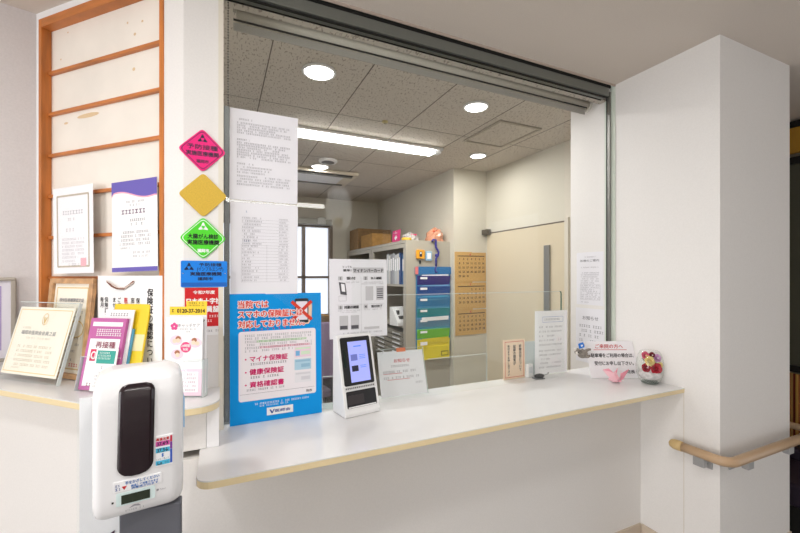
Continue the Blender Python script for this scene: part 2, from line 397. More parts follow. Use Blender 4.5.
# corridor beyond the column -----------------------------------------
cw = struct('wall_corridor', MB().box(3.3, 3.4, .2, 3.2, FZ, 1.1).box(2.36, 3.3, 3.1, 3.2, FZ, 1.1), mat('corridor_wall', (176, 164, 142), .6, .3))
w2 = struct('window_2', MB().box(3.26, 3.30, .7, 2.1, .70, .745).box(3.26, 3.30, .7, 2.1, -.60, -.56).box(3.26, 3.3, .7, .75, -.56, .70).box(3.26, 3.3, 2.05, 2.1, -.56, .70), GROOVE)
sub('pane', MB().box(3.275, 3.285, .75, 2.05, -.56, .70), mat('dark_pane', (84, 84, 70), .04, .8), w2)
vb = thing('valance', 'mustard pelmet strip along the top of the corridor window', 'pelmet', (3.22, 1.4, .755), up=None)
MB().box(-.02, .02, -.7, .7, .005, .155).build('board', mat('mustard', (190, 140, 40), .7), vb)
MB().box(-.025, .025, -.7, .7, .16, .195).build('dark_rail', GROOVE, vb)
cu = tag(MB().prism([(3.20+.012*math.sin(i*1.3), .7+i*.02) for i in range(66)]+[(3.215+.012*math.sin(i*1.3), .7+i*.02) for i in range(65, -1, -1)], -1.0+H, -.60+H).build('striped_valance', stripes('striped_cloth', [(150, 86, 40), (214, 168, 90), (120, 44, 28), (220, 178, 110), (164, 104, 48)], 14)), 'red and gold striped cloth below the corridor window', 'curtain')
dk = thing('upholstered_bench', 'dark upholstered bench below the striped cloth in the corridor', 'bench', (3.15, 1.4, FZ), up=None)
NAVY = mat('dark_upholstery', (44, 32, 50), .7)
MB().box(-.06, .06, -.75, .75, .36, .48).build('backrest', NAVY, dk, bevel=.02)
MB().box(-.45, -.065, -.75, .75, .30, .42).build('seat', NAVY, dk, bevel=.02)
MB().box(-.44, .05, -.70, .70, .0, .30).build('plinth', GROOVE, dk)
fr_ = thing('wall_rail', 'short far tan handrail across the corridor beyond the column', 'handrail', (3.06, 1.4, -.88), up=None)
MB().tube([(0, -.6, 0), (0, .6, 0)], .019, 12).build('rail', _M['rail_vinyl'], fr_)
for y in (-.4, .37): MB().box(.0, .24, y, y+.03, -.05, -.02).build('bracket', BR, fr_)

# ================================================================== OFFICE
struct('wall_office_right', MB().box(2.33, 2.5, 1.6, 3.10, FZ, 1.05), WALLW)
struct('wall_office_jog', MB().box(1.96, 2.5, 3.09, 5.2, FZ, 1.05), WALLW)
struct('wall_office_back', MB().box(1.316, 2.0, 5.0, 5.15, FZ, 1.05).box(-1.6, 1.316, 5.0, 5.15, .66, 1.05).box(-1.6, 1.316, 5.0, 5.15, FZ, -.75), WALLW)
struct('wall_office_left', MB().box(-1.7, -1.6, 1.4, 5.2, FZ, 1.05), WALLW)
struct('wall_office_front', MB().box(-1.6, -.16, 1.95, 2.05, FZ, 1.05).prism([(-.16, 1.46), (.0, 1.46), (-.1, 1.56), (-.16, 1.56)], FZ, 1.05).box(-.2, -.16, 1.5, 2.0, FZ, 1.05), WALLW)
w3 = struct('window_3', MB().box(1.27, 1.316, 4.96, 5.04, -.75, .66).box(-1.6, 1.27, 4.96, 5.04, .62, .66).box(-1.6, 1.27, 4.97, 5.03, -.03, -.0).box(.93, .97, 4.97, 5.03, -.75, .62).box(-.2, -.16, 4.97, 5.03, -.75, .62).box(-1.6, 1.27, 4.96, 5.04, -.75, -.70), mat('brown_sash', (120, 104, 92), .4))
sub('pane', MB().box(-1.6, 1.27, 5.035, 5.04, -.70, .62), mat('frosted_daylight', (226, 232, 246), .5, .3, emit=1.0), w3)
cr = thing('curtain_rail', 'grey curtain rail box above the frosted office window', 'curtain rail', (.3, 4.91, .66), up=None)
MB().box(-1.7, .98, -.05, .045, -.02, .05).build('rail_box', ALUD, cr, bevel=.004)
MB().box(.80, .90, -.06, -.051, -.015, .07).build('bracket', ALU, cr)

# door
d1 = struct('door_1', MB().box(2.318, 2.33, 2.131, 3.06, FZ, .400), mat('beige_door', (214, 200, 174), .45, .4))
sub('door_gap', MB().box(2.317, 2.3305, 2.10, 3.07, .401, .411), mat('brown_gap', (92, 78, 62), .6), d1)
sub('handle', MB().box(2.30, 2.3175, 2.268, 2.325, -.29, .24), ALU, d1, bevel=.004)
sub('closer', MB().box(2.27, 2.317, 3.0, 3.085, .39, .44), mat('bronze', (92, 84, 72), .4, .5, .5), d1, bevel=.004)
sub('frame', MB().box(2.31, 2.33, 2.095, 2.128, FZ, .43), WALLW, d1)

# calendar
CALP = mat('calendar_paper', (208, 168, 104), .7, .2); CALD = mat('calendar_ink', (74, 54, 36), .7)
cal = thing('wall_calendar', 'tan three month wall calendar hanging on the office wall', 'calendar', (1.978, 3.088, -.555), az(0), (-.02, 0, 1))
sheet(cal, .352, .78, CALP, .002, 'backing_sheet')
for k, (y0, y1) in enumerate(((.50, .775), (.245, .49), (.0, .235))):
    p = MB().box(.004, .352, y0, y1, .0005, .004).build('month_sheet', CALP, cal)
    L1 = F(); z = .005
    L1.quad(.03, .335, y1-.038, y1-.030, z)
    for r in range(5 if k == 0 else 4):
        for c in range(7):
            if r == 4 and c > 2: continue
            if k == 1 and r == 0 and c < 3: continue
            cx = .05+c*.045; cy = y1-.062-r*.04
            text(L1, str(max(1, r*7+c-(2 if k == 1 else 0)+1) if r*7+c < 31 else 31), cx, cy, .020, bold=.04, z=z)
    L1.build('lettering', CALD, p)
    text(F(), ('6', '7', '8')[k], .17, y1-.018, .022, bold=.03, z=z).build('lettering', INKR, p)

# ceiling fixtures
LAMP = mat('lamp_glow', (255, 252, 246), .4, .3, emit=9)
def downlight(x, y, r, label, on=True):
    t = thing('ceiling_downlight', label, 'ceiling light', (x, y, .999), up=None, group='round downlights in the office ceiling')
    MB().lathe([(r*1.12, 0), (r*1.14, -.006), (r, -.012), (r*.98, -.004)], n=28).build('trim_ring', TRIM, t)
    MB().lathe([(r*.97, -.003), (r*.9, -.010), (r*.4, -.013)], n=28).build('lens', LAMP, t)
downlight(.437, 1.903, .073, 'large round downlight above the tall paper notices')
downlight(1.366, 1.91, .066, 'round downlight beside the square ceiling hatch')
downlight(1.935, 2.677, .062, 'round downlight nearest the beige office door')
downlight(.822, 3.543, .075, 'small far round downlight above the wall window of the office')
fl = thing('fluorescent_light', 'long fluorescent ceiling light in the office', 'ceiling light', (.98, 2.70, .999), up=None)
MB().box(-.60, .60, -.062, .062, -.02, 0).build('housing', TRIM, fl, bevel=.003)
MB().box(-.575, .54, -.05, .05, -.045, -.0205).build('tube_cover', mat('tube_glow', (255, 253, 250), .4, .3, emit=12), fl, bevel=.012)
MB().box(.545, .60, -.03, .03, -.034, -.0205).build('end_socket', TRIM, fl)
hat = thing('ceiling_hatch', 'square access hatch in the office ceiling', 'ceiling hatch', (1.80, 2.22, .9985), up=None)
MB().box(-.155, .155, -.19, .19, -.004, 0).build('panel', OCEIL, hat)
MB().box(-.175, -.158, -.21, .21, -.008, 0).box(.158, .175, -.21, .21, -.008, 0).box(-.158, .158, -.21, -.193, -.008, 0).box(-.158, .158, .193, .21, -.008, 0).build('frame', mat('hatch_frame', (170, 160, 146), .5), hat)
spk = thing('ceiling_speaker', 'dark round speaker grille in the office ceiling', 'ceiling speaker', (.842, 3.331, .999), up=None)
MB().lathe([(.078, 0), (.082, -.012), (.07, -.022)], n=24).build('rim', TRIM, spk)
MB().lathe([(.068, -.016), (.05, -.025), (.01, -.027)], n=24).build('grille', mat('grille_grey', (96, 94, 92), .6), spk)
det = thing('smoke_detector', 'small yellowish detector on the office ceiling', 'detector', (.965, 2.34, .999), up=None)
MB().lathe([(.018, 0), (.020, -.008), (.012, -.014)], n=18).build('body', mat('detector_cream', (214, 200, 150), .5), det)
MB().box(-.008, -.003, -.003, .003, -.018, -.0141).box(.003, .008, -.003, .003, -.018, -.0141).build('sensor_pin', BLK, det)
ac = thing('ceiling_air_conditioner', 'white ceiling cassette air conditioner with dark slots in the office', 'air conditioner', (.62, 3.87, .999), up=None)
MB().box(-.60, .60, -.25, .25, -.03, 0).build('panel', mat('ac_white', (226, 216, 198), .5), ac, bevel=.006)
MB().box(-.55, .55, -.225, -.195, -.034, -.0301).box(-.55, .55, .195, .225, -.034, -.0301).build('outlet_slot', GROOVE, ac)
MB().box(-.55, .48, -.15, .15, -.036, -.0301).build('grille', TRIM, ac, bevel=.003)
MB().box(-.55, .55, -.19, -.165, -.042, -.0301).box(-.55, .55, .165, .19, -.042, -.0301).build('louver', ALUD, ac, bevel=.002)

# cabinets along the right wall
def cabinet(label, y0, length, shelves):
    t = thing('steel_cabinet', label, 'cabinet', (1.73, y0+length/2, FZ+.002), up=None, group='steel office cabinets against the office side wall')
    hx, hy, top = .228, length/2, 1.82
    b = MB().box(-hx, hx, -hy, -hy+.02, .06, top).box(-hx, hx, hy-.02, hy, .06, top).box(-hx, hx, -hy+.02, hy-.02, top-.025, top).box(hx-.015, hx, -hy+.02, hy-.02, .06, top-.025).box(-hx, hx, -hy, hy, .0, .06)
    b.build('body', STEEL, t, bevel=.002)
    MB().box(-hx+.001, -hx+.02, -hy+.021, -hy+.06, .062, top-.028).box(-hx+.001, -hx+.02, hy-.06, hy-.021, .062, top-.028).box(-hx+.001, -hx+.02, -hy+.061, hy-.061, top-.065, top-.028).build('front_frame', STEEL, t)
    for z in shelves: MB().box(-hx+.022, hx-.02, -hy+.022, hy-.022, z, z+.018).build('shelf', STEEL, t)
    return t
SH = (.10, .60, 1.02, 1.40)
cabA = cabinet('nearer putty steel cabinet with the coloured pocket rack on its side', 3.15, .885, SH)
cabB = cabinet('farther putty steel cabinet below the brown cardboard boxes', 4.045, .885, SH)
# drawers in lower bays
for cab_, nm in ((cabA, 0),):
    for k in range(8):
        dz = .63+.045*k
        d = MB().box(-.225, .18, -.36, .36, dz, dz+.036).build('drawer', mat('drawer_grey', (150, 143, 130), .5), cab_)
        for yy in (-.3, .08): MB().box(-.232, -.2255, yy, yy+.16, dz+.010, dz+.022).build('drawer_label', PAPER, d)
bc = [(150, 150, 156), (198, 200, 204), (170, 172, 178), (40, 74, 130), (58, 120, 170), (190, 60, 50), (210, 208, 204), (120, 40, 48)]
names = ['grey', 'white', 'silver', 'navy', 'blue', 'red', 'pale', 'maroon']
y = 3.21
order = [(7, .035), (5, .04), (4, .04), (3, .03), (6, .045), (1, .05), (2, .045), (0, .05), (6, .04), (1, .045)]
pos = ['nearest the cabinet end panel', 'second from the cabinet end panel', 'third from the cabinet end panel', 'fourth from the cabinet end panel', 'fifth from the cabinet end panel', 'sixth from the cabinet end panel', 'seventh from the cabinet end panel', 'eighth from the cabinet end panel', 'ninth from the cabinet end panel', 'tenth from the cabinet end panel']
for k, (ci, w_) in enumerate(order):
    hh = .30-.01*(k % 3)
    b = thing('binder', f'{names[ci]} binder on the upper shelf, {pos[k]}', 'binder', (1.62, y, -1.5+.002+1.419), up=None, group='binders on the upper cabinet shelf')
    if k < 3: b.location.x += .02
    MB().box(-.09, .20, 0, w_, 0, hh).build('cover', mat('binder_'+names[ci], bc[ci], .6), b, bevel=.003)
    MB().box(-.092, -.0902, w_*.2, w_*.8, hh*.45, hh*.85).build('spine_label', PAPER, b)
    y += w_+.004
# paper box shown farther cabinet
for k, (yy, w_, hh, ci) in enumerate(((4.12, .12, .22, 0), (4.26, .10, .26, 3), (4.38, .14, .2, 5), (4.55, .16, .24, 0))):
    b = thing('file_box', f'{names[ci]} file box in the farther cabinet, ' + ('nearest', 'second', 'third', 'last')[k]+' of its row', 'file box', (1.66, yy, -1.5+.002+1.419), up=None, group='file boxes in the farther cabinet')
    MB().box(-.1, .15, 0, w_, 0, hh).build('case', mat('file_'+names[ci], tuple(int(v*.7) for v in bc[ci]), .6), b, bevel=.003)
    MB().box(-.102, -.1003, w_*.25, w_*.75, hh*.3, hh*.6).build('label', PAPER, b)
ph = thing('label_printer', 'white device with dark cradle on the cabinet shelf under the binders', 'office device', (1.535, 3.34, -1.5+.002+1.039), az(-75), None)
MB().prism([(-.06, 0), (.06, 0), (.06, .03), (-.02, .17), (-.06, .17)], -.085, .085, axis=1).build('body', TRIM, ph, bevel=.004)
MB().box(-.03, .045, -.05, .05, .06, .09).box(-.05, .02, -.055, -.03, .09, .14).box(-.05, .02, .03, .055, .09, .14).build('cradle', mat('cradle_dark', (90, 92, 92), .5), ph)
# boxes on top of the cabinets
ctz = FZ+.002+1.821
bx = thing('cardboard_box', 'large brown cardboard box on the cabinet top with a printed triangle mark', 'box', (1.725, 4.68, ctz), up=None)
MB().box(-.215, .215, -.17, .17, 0, .255).build('carton', CARD, bx, bevel=.003)
MB().box(-.216, .216, -.02, .02, .2553, .256).build('tape', CARD2, bx)
mk = F()
for (xx, zz) in ((-.15, .10), (-.11, .10), (-.07, .10), (-.13, .135), (-.09, .135), (-.11, .17)): mk.add([(xx-.013, -.1712, zz-.012), (xx+.013, -.1712, zz-.012), (xx, -.1712, zz+.014)], [(0, 1, 2)])
mk.build('printed_mark', INK, bx)
b2 = thing('cardboard_box', 'smaller kraft cardboard box in front of the large brown one', 'box', (1.625, 4.22, ctz), up=None)
MB().box(-.115, .115, -.19, .19, 0, .146).build('carton', CARD2, b2, bevel=.003)
MB().box(-.012, .012, -.1905, .1905, .1463, .147).build('tape', CARD, b2)
pkc = thing('pink_sign_card', 'pink square card with white cross on the cabinet top edge', 'card', (1.524, 3.52, ctz), (0, -1, 0), (.08, 0, 1))
sheet(pkc, .18, .115, mat('card_pink', (206, 26, 110), .6), .003)
c_ = F(); c_.quad(.078, .10, .022, .066, .001); c_.quad(.06, .118, .035, .053, .001); lines(c_, .03, .15, .09, .014)
c_.build('printed_cross', WHITE, pkc)
yt = thing('tape_roll', 'yellow tape roll on the cabinet top beside the pink card', 'tape', (1.57, 3.28, ctz), up=None)
MB().lathe([(.03, 0), (.045, 0), (.045, .03), (.03, .03), (.03, 0)], n=20, capped=False).build('roll', mat('tape_yellow', (226, 178, 40), .5), yt)
MB().lathe([(.026, .001), (.0295, .001), (.0295, .029), (.026, .029), (.026, .001)], n=20, capped=False).build('core', CARD2, yt)
def bag(name, label, x, y, c1, c2, w, d, h, seed):
    t = thing(name, label, 'bag', (x, y, ctz), up=None); r = random.Random(seed); m = MB(); vs = []; fs = []; n = 18; rings = 6
    for i in range(rings):
        f = i/(rings-1); k = (1-f**2.2)**.6*.95+.06
        for j in range(n):
            a = 2*math.pi*j/n; q = 1+.16*r.uniform(-1, 1); vs.append((w*k*q*math.cos(a), d*k*q*math.sin(a), h*f*(1+.08*r.uniform(-1, 1))))
    for i in range(rings-1):
        for j in range(n): fs.append((i*n+j, i*n+(j+1) % n, (i+1)*n+(j+1) % n, (i+1)*n+j))
    fs.append(list(range(n))[::-1]); fs.append(list(range((rings-1)*n, rings*n))); m.add(vs, fs)
    m.build('bag', mat(name+'_film', c1, .25, .6), t)
    q = MB()
    for i in range(5): q.tube([(w*r.uniform(-.6, .6), d*r.uniform(-.6, .6), h*.35), (w*r.uniform(-.5, .5), -d*.7, h*.75)], .007, 6)
    q.build('contents', mat(name+'_items', c2, .5), t)
bag('plastic_bag', 'crumpled grey plastic bag on the cabinet top', 1.67, 3.42, (190, 186, 182), (214, 60, 110), .09, .10, .10, 3)
bag('orange_bag', 'clear bag of orange goods on the cabinet top at the right end', 1.85, 3.25, (206, 146, 116), (218, 86, 40), .085, .085, .135, 5)
# things on the cabinet end panel (faces the counter, y = 3.15)
tm = thing('magnetic_timer', 'yellow magnetic timer with dark display on the cabinet end panel', 'timer', (1.597, 3.149, .155), az(0))
MB().prism(rrect(0, .085, 0, .082, .012), 0, .018).build('case', mat('timer_yellow', (230, 160, 30), .4), tm, bevel=.003)
MB().box(.03, .055, .02, .064, .0182, .02).build('display', mat('timer_screen', (50, 44, 60), .3), tm)
MB().box(.036, .048, .045, .058, .0202, .021).build('display_mark', WHITE, tm)
MB().box(.034, .05, -.045, -.012, .004, .01).build('clip', GROOVE, tm)
ls = thing('light_blue_switch', 'pale blue magnet box beside the yellow timer on the cabinet', 'magnet box', (1.695, 3.149, .140), az(0))
MB().prism(rrect(0, .062, 0, .085, .006), 0, .015).build('case', mat('switch_blue', (150, 190, 222), .4), ls, bevel=.003)
MB().box(.012, .05, .016, .070, .0152, .017).build('face_plate', PAPER, ls)
hk = thing('hanging_hook', 'dark blue plastic hook hanging from the cabinet top edge', 'hook', (1.80, 3.135, .07), up=None)
hp = [(.0, 0, 0), (.0, 0, .12)]+[(.03*math.sin(math.radians(a))-.0, 0, .17-.05*math.cos(math.radians(a))) for a in (20, 60, 100, 140, 180)]
hp = [(.0, .0, .02), (.0, 0, .09), (.022, 0, .12), (.027, 0, .15), (.015, 0, .172), (.0, .0, .19), (-.004, 0, .23), (.0, 0, .26), (-.03, 0, .262), (-.045, 0, .245)]
MB().tube(hp, .0095, 8).build('hook', mat('hook_blue', (48, 44, 140), .35), hk)
MB().tube([(.0, 0, .02), (-.012, 0, -.01), (-.006, 0, -.035), (.012, 0, -.03)], .008, 8).build('lower_curl', _M['hook_blue'], hk)
MB().ball((.002, -.002, .12), .016, 10, 6, (1, .5, 1)).build('ring_boss', _M['hook_blue'], hk)
# pocket rack
pr = thing('pocket_rack', 'hanging wall pocket rack of blue, green and yellow document pockets', 'document rack', (1.595, 3.145, -.70), az(0))
PW = .36
MB().box(0, PW, 0, .775, .001, .003).build('back_sheet', mat('rack_back', (60, 130, 170), .4), pr)
MB().prism(rrect(-.01, PW+.005, .715, .785, .01), .0032, .012).build('header', mat('rack_header', (30, 110, 170), .4), pr)
MB().box(-.011, .02, .716, .784, .0122, .0128).build('header_label', mat('rack_pink', (226, 120, 120), .5), pr)
cols = [((56, 46, 140), .62), ((32, 88, 176), .525), ((30, 130, 190), .425), ((24, 150, 160), .325), ((100, 150, 190), .235), ((120, 204, 60), .135), ((240, 222, 50), .0)]
for k, (c, y0) in enumerate(cols):
    hh = .082 if k < 6 else .125
    p = MB().add([(.012, y0, .004), (PW-.012, y0, .004), (PW-.012, y0+hh, .03-.002*k), (.012, y0+hh, .03-.002*k), (.012, y0, .0032), (PW-.012, y0, .0032), (PW-.012, y0+hh, .0035), (.012, y0+hh, .0035)], [(0, 1, 2, 3), (5, 4, 7, 6), (4, 0, 3, 7), (1, 5, 6, 2), (4, 5, 1, 0), (3, 2, 6, 7)]).build('pocket', mat(f'pocket_tone_{k}', c, .3), pr)
    MB().box(.03, .10, y0+hh*.62, y0+hh*.86, .034, .0345).build('label', PAPER, p)
    if k in (0, 1, 2, 4, 6):
        MB().add([(.05, y0+hh*.7, .02), (PW-.03, y0+hh*.75, .02), (PW-.03, y0+hh+.015, .022), (.05, y0+hh+.008, .022)], [(0, 1, 2, 3)]).build('papers', (PAPER, mat('paper_b', (120, 170, 210), .6), mat('paper_t', (70, 160, 200), .6), PAPER, PAPER, PAPER, mat('paper_y', (226, 206, 40), .6))[k], p, solid=.002)
MB().box(.06, PW-.02, -.06, .06, .006, .022).build('folder', mat('folder_yellow', (236, 216, 40), .5), pr)
MB().outline(.25, .33, -.035, .012, .01, .0225).build('folder_grip', mat('grip_olive', (150, 140, 40), .5), pr)

# office desk, chair and box at the far left gap
dsk = thing('office_desk', 'pale office desk by the frosted window at the back', 'desk', (.95, 4.2, FZ+.002), up=None)
MB().box(-.7, .5, -.35, .35, .70, .73).build('desk_top', mat('desk_grey', (196, 192, 188), .5), dsk, bevel=.004)
for sx in (-.66, .46):
    for sy in (-.31, .31): MB().box(sx-.02, sx+.02, sy-.02, sy+.02, 0, .70).build('leg', ALU, dsk)
MB().box(-.64, .44, .30, .315, .25, .70).build('modesty_panel', STEEL, dsk)
bb = thing('brown_carton', 'brown carton on the office desk by the frosted window', 'box', (.98, 4.05, FZ+.002+.731), up=None)
MB().box(-.24, .16, -.14, .14, .0, .36).build('carton', mat('carton_brown', (112, 92, 72), .7), bb, bevel=.003)
MB().box(-.02, .02, -.142, .142, .3603, .362).build('tape', CARD2, bb)
chr_ = thing('office_chair', 'office chair with purple grey back at the desk', 'chair', (.92, 3.35, FZ+.002), az(8), None)
PUR = mat('chair_fabric', (128, 112, 138), .8)
MB().prism(rrect(-.21, .21, .62, 1.10, .06), -.03, .02, axis=1).build('backrest', PUR, chr_, bevel=.01)
MB().box(-.23, .23, .05, .48, .43, .50).build('seat', PUR, chr_, bevel=.02)
MB().box(-.03, .03, -.04, .25, .40, .62).build('back_post', BLK, chr_)
MB().lathe([(.03, .08), (.03, .42)], (0, .26, 0), 12).build('column', CHROME, chr_)
for k in range(5):
    a = k*math.tau/5; MB().tube([(0, .26, .09), (.27*math.cos(a), .26+.27*math.sin(a), .06)], .018, 8).build('leg', BLK, chr_)
    MB().ball((.27*math.cos(a), .26+.27*math.sin(a), .03), .03, 10, 6).build('caster', BLK, chr_)

# ================================================================== NOTICES
def pos_on(y, x, z): return (x, y, z)
YP = YW-.0015
EMB = [(0, .9), (.28, .25), (.18, .1), (.42, .02), (.95, -.62), (.5, -.62), (.22, -.4), (0, -.52), (-.22, -.4), (-.5, -.62), (-.95, -.62), (-.42, .02), (-.18, .1), (-.28, .25)]
def emblem(mb, x, y, s, z=.0032):
    """three-lobed city mark with a hollow centre"""
    for a in (90, 210, 330):
        c, d = math.cos(math.radians(a)), math.sin(math.radians(a)); px, py = -d, c
        mb.add([(x+s*(c*u+px*v), y+s*(d*u+py*v), z) for u, v in ((.22, .0), (.42, .36), (1.0, .12), (1.05, 0), (1.0, -.12), (.42, -.36))], [(0, 5, 4, 3, 2, 1)])
    for a in (30, 150, 270):
        c, d = math.cos(math.radians(a)), math.sin(math.radians(a)); px, py = -d, c
        mb.add([(x+s*(c*u+px*v), y+s*(d*u+py*v), z) for u, v in ((.30, .22), (.42, .38), (.50, .0), (.42, -.38), (.30, -.22), (.36, 0))], [(0, 1, 2, 3, 4, 5)])
    return mb
def diamond(pts_r, w, h, r=.006, n=4):
    """rounded rhombus centred on the origin"""
    P = [(w/2, 0), (0, h/2), (-w/2, 0), (0, -h/2)]; out = []
    for i, p in enumerate(P):
        a = Vector(P[i-1]); b = Vector(P[(i+1) % 4]); p = Vector(p); u = p+(a-p).normalized()*r*2; v = p+(b-p).normalized()*r*2
        for k in range(n+1):
            t = k/n; q = u*(1-t)**2+p*2*t*(1-t)+v*t*t; out.append((q.x, q.y))
    return out
def ring(mb, a, b, z):
    n = len(a); mb.add([(p[0], p[1], z) for p in a]+[(p[0], p[1], z) for p in b], [(i, (i+1) % n, n+(i+1) % n, n+i) for i in range(n)]); return mb
PINK = mat('plaque_pink', (236, 22, 124), .35, .4); GRN = mat('plaque_green', (78, 214, 40), .35, .4); BLU = mat('plaque_blue', (16, 130, 230), .3, .4); GOLD = mat('plaque_gold', (216, 178, 62), .45, .4, noise=(300, .06, (1, 1, 1), 0))
def plaque(label, cx, z, w, h, m, tilt=0):
    t = thing('notice_plaque', label, 'plaque', (cx, YP, z), az(0), (-math.sin(math.radians(tilt)), 0, math.cos(math.radians(tilt))), group='coloured clinic plaques on the post')
    t.matrix_world = t.matrix_world @ Matrix.Rotation(math.radians(tilt), 4, 'Z') if tilt else t.matrix_world
    MB().prism(diamond(0, w, h), 0, .003).build('plate', m, t, bevel=.0008); return t
t = plaque('pink diamond plaque with dark writing, top of the column of plaques', -.050, .384, .134, .134, PINK)
DKB = mat('ink_navy', (40, 28, 60), .6)
b = ring(F(), diamond(0, .122, .122), diamond(0, .1175, .1175), .0033); emblem(b, 0, .034, .014)
text(b, '予防接種', 0, .0095, .0155, .084, bold=.015, z=.0034); text(b, '実施医療機関', 0, -.0105, .0148, .088, bold=.02, z=.0034); text(b, '福岡市', 0, -.034, .0105, .034, bold=.02, z=.0034)
b.build('lettering', DKB, t)
t = plaque('plain gold diamond plaque below the pink one', -.048, .2475, .137, .137, GOLD)
t = plaque('green diamond plaque with white border and black writing', -.048, .1155, .131, .131, GRN)
b = ring(F(), diamond(0, .121, .121), diamond(0, .1165, .1165), .0033); emblem(b, 0, .034, .014); text(b, '福岡市', 0, -.038, .011, .032, bold=.03, z=.0034); b.build('lettering', WHITE, t)
b = F(); text(b, '大腸がん検診', 0, .0055, .0152, .084, bold=.02, z=.0034); text(b, '実施医療機関', 0, -.0125, .0152, .086, bold=.025, z=.0034); b.build('lettering', INK, t)
t = thing('notice_plaque', 'blue rectangular plaque with dark emblem and influenza writing', 'plaque', (-.1085, YP, -.034), az(0), group='coloured clinic plaques on the post')
MB().prism(rrect(0, .1275, 0, .0805, .004), 0, .003).build('plate', BLU, t, bevel=.0008)
NV = mat('ink_dark_blue', (6, 26, 70), .6)
b = F(); emblem(b, .022, .060, .0135); text(b, '予防接種', .080, .0685, .0105, .062, bold=.02, z=.0034); text(b, '(インフルエンザ)', .080, .055, .0105, .072, bold=.01, z=.0034); text(b, '実施医療機関', .068, .0405, .0115, .085, bold=.04, z=.0034); text(b, '福岡市', .066, .0255, .010, .042, bold=.03, z=.0034)
b.build('lettering', NV, t)
MB().box(.002, .1255, .003, .014, .0031, .0036).build('lower_strip', mat('plaque_blue_dark', (10, 96, 190), .3), t)
MB().lathe([(.0018, .003), (.0016, .0042)], (.006, .042, 0), 10).build('screw', CHROME, t); MB().lathe([(.0018, .003), (.0016, .0042)], (.1215, .042, 0), 10).build('screw', CHROME, t)
t = thing('red_notice', 'red and white membership notice on the post under the blue plaque', 'notice', (-.098, YP, -.182), az(0))
sheet(t, .105, .146, WHITE)
MB().box(.0, .105, .027, .146, .0001, .0009).build('red_panel', mat('notice_red', (206, 18, 28), .5), t)
b = F(); text(b, '令和7年度', .052, .132, .011, .060, bold=.02); text(b, '日本赤十字社', .052, .105, .018, .094, bold=.03); text(b, '会員証', .066, .080, .020, .060, bold=.03); lines(b, .03, .095, .058, .007, .0012); lines(b, .04, .085, .044, .007, .0012)
b.build('lettering', WHITE, t)
lines(F(), .02, .095, .013, .006).build('lettering', INKG, t)

# sheets on the glass
t = thing('paper_notice', 'tall white printed sheet on the glass, upper of the two', 'notice', (.0255, YG-.0005, .247), az(0), (.012, 0, 1))
sheet(t, .2145, .295, PAPERD)
b = F(); lines(b, .022, .08, .262, .0055)
block(b, .022, .19, .250, 5, .008, .0052); lines(b, .022, .06, .196, .005); block(b, .022, .19, .186, 7, .0078, .0052); lines(b, .022, .075, .118, .005); block(b, .022, .13, .108, 3, .009, .005); block(b, .022, .19, .078, 4, .009, .0052, ragged=.6)
b.build('lettering', INKG, t)
t = thing('paper_notice', 'white price table sheet on the glass, lower of the two', 'notice', (.028, YG-.0005, -.060), az(0), (0, 0, 1))
sheet(t, .2135, .301, PAPERD)
b = F()
for i in range(9):
    yy = .250-i*.0105; lines(b, .036, .036+.02+.05*rng.random(), yy, .005); b.quad(.034, .185, yy-.0054, yy-.0050, .001); lines(b, .152, .18, yy, .004)
for i in range(12):
    yy = .158-i*.0102; lines(b, .036, .036+.02+.04*rng.random(), yy, .0045); b.quad(.034, .185, yy-.0054, yy-.0050, .001); lines(b, .150, .18, yy, .004)
b.quad(.034, .0344, .04, .164, .001); b.quad(.112, .1124, .04, .164, .001)
b.build('lettering', INKG, t)
b = F(); lines(b, .034, .052, .270, .006); lines(b, .034, .058, .175, .006); b.build('lettering', mat('ink_slate', (110, 130, 170), .6), t)
# my number instruction sheet
t = thing('instruction_sheet', 'white four step card instruction sheet taped behind the card reader', 'notice', (.353, YG-.0005, -.226), az(0), (-.012, 0, 1))
sheet(t, .222, .287, PAPERD)
b = F(); text(b, 'マイナンバーカード', .148, .2455, .014, .118, bold=.025, z=.0014)
text(b, 'とっても', .066, .259, .008, .034, bold=.005); text(b, '簡単！', .066, .246, .009, .03, bold=.02)
text(b, '受付', .080, .217, .011, .034, bold=.02); text(b, '本人確認', .178, .217, .010, .044, bold=.02); text(b, '同意の確認', .082, .112, .0105, .055, bold=.02); text(b, '受付完了', .18, .112, .010, .044, bold=.02)
for (x, y, n) in ((.040, .217, '1'), (.136, .217, '2'), (.040, .112, '3'), (.136, .112, '4')): text(b, n, x, y, .010, bold=.02, z=.0016)
b.build('lettering', INK, t)
b = F(); b.quad(.087, .208, .236, .2565, .0009)
for (x, y) in ((.032, .210), (.128, .210), (.032, .105), (.128, .105)): b.quad(x, x+.016, y, y+.014, .0009)
b.quad(.062, .106, .106, .119, .0009)
for (x, y) in ((.136, .135), (.178, .135)): b.quad(x, x+.030, y, y+.052, .0009)
for (x, y) in ((.036, .030), (.078, .030)): b.quad(x, x+.032, y, y+.052, .0009)
b.quad(.13, .19, .028, .037, .0009); b.build('grey_panel', mat('print_grey', (196, 195, 198), .7), t)
F().poly([(.040, .160), (.064, .156), (.058, .200), (.034, .204)], .0012).build('reader_drawing', mat('print_dark', (84, 82, 88), .7), t)
for (x, y) in ((.036, .030), (.078, .030)): F().quad(x+.002, x+.030, y+.003, y+.016, .0012).build('button_drawing', _M['print_dark'], t)
b = F()
for k in range(5): b.quad(.181, .205, .142+k*.008, .146+k*.008, .0012)
b.build('list_lettering', _M['print_dark'], t)
b = F(); b.poly([(.045, .170), (.058, .168), (.055, .196), (.042, .198)], .0015); b.build('drawing_screen', PAPER, t)
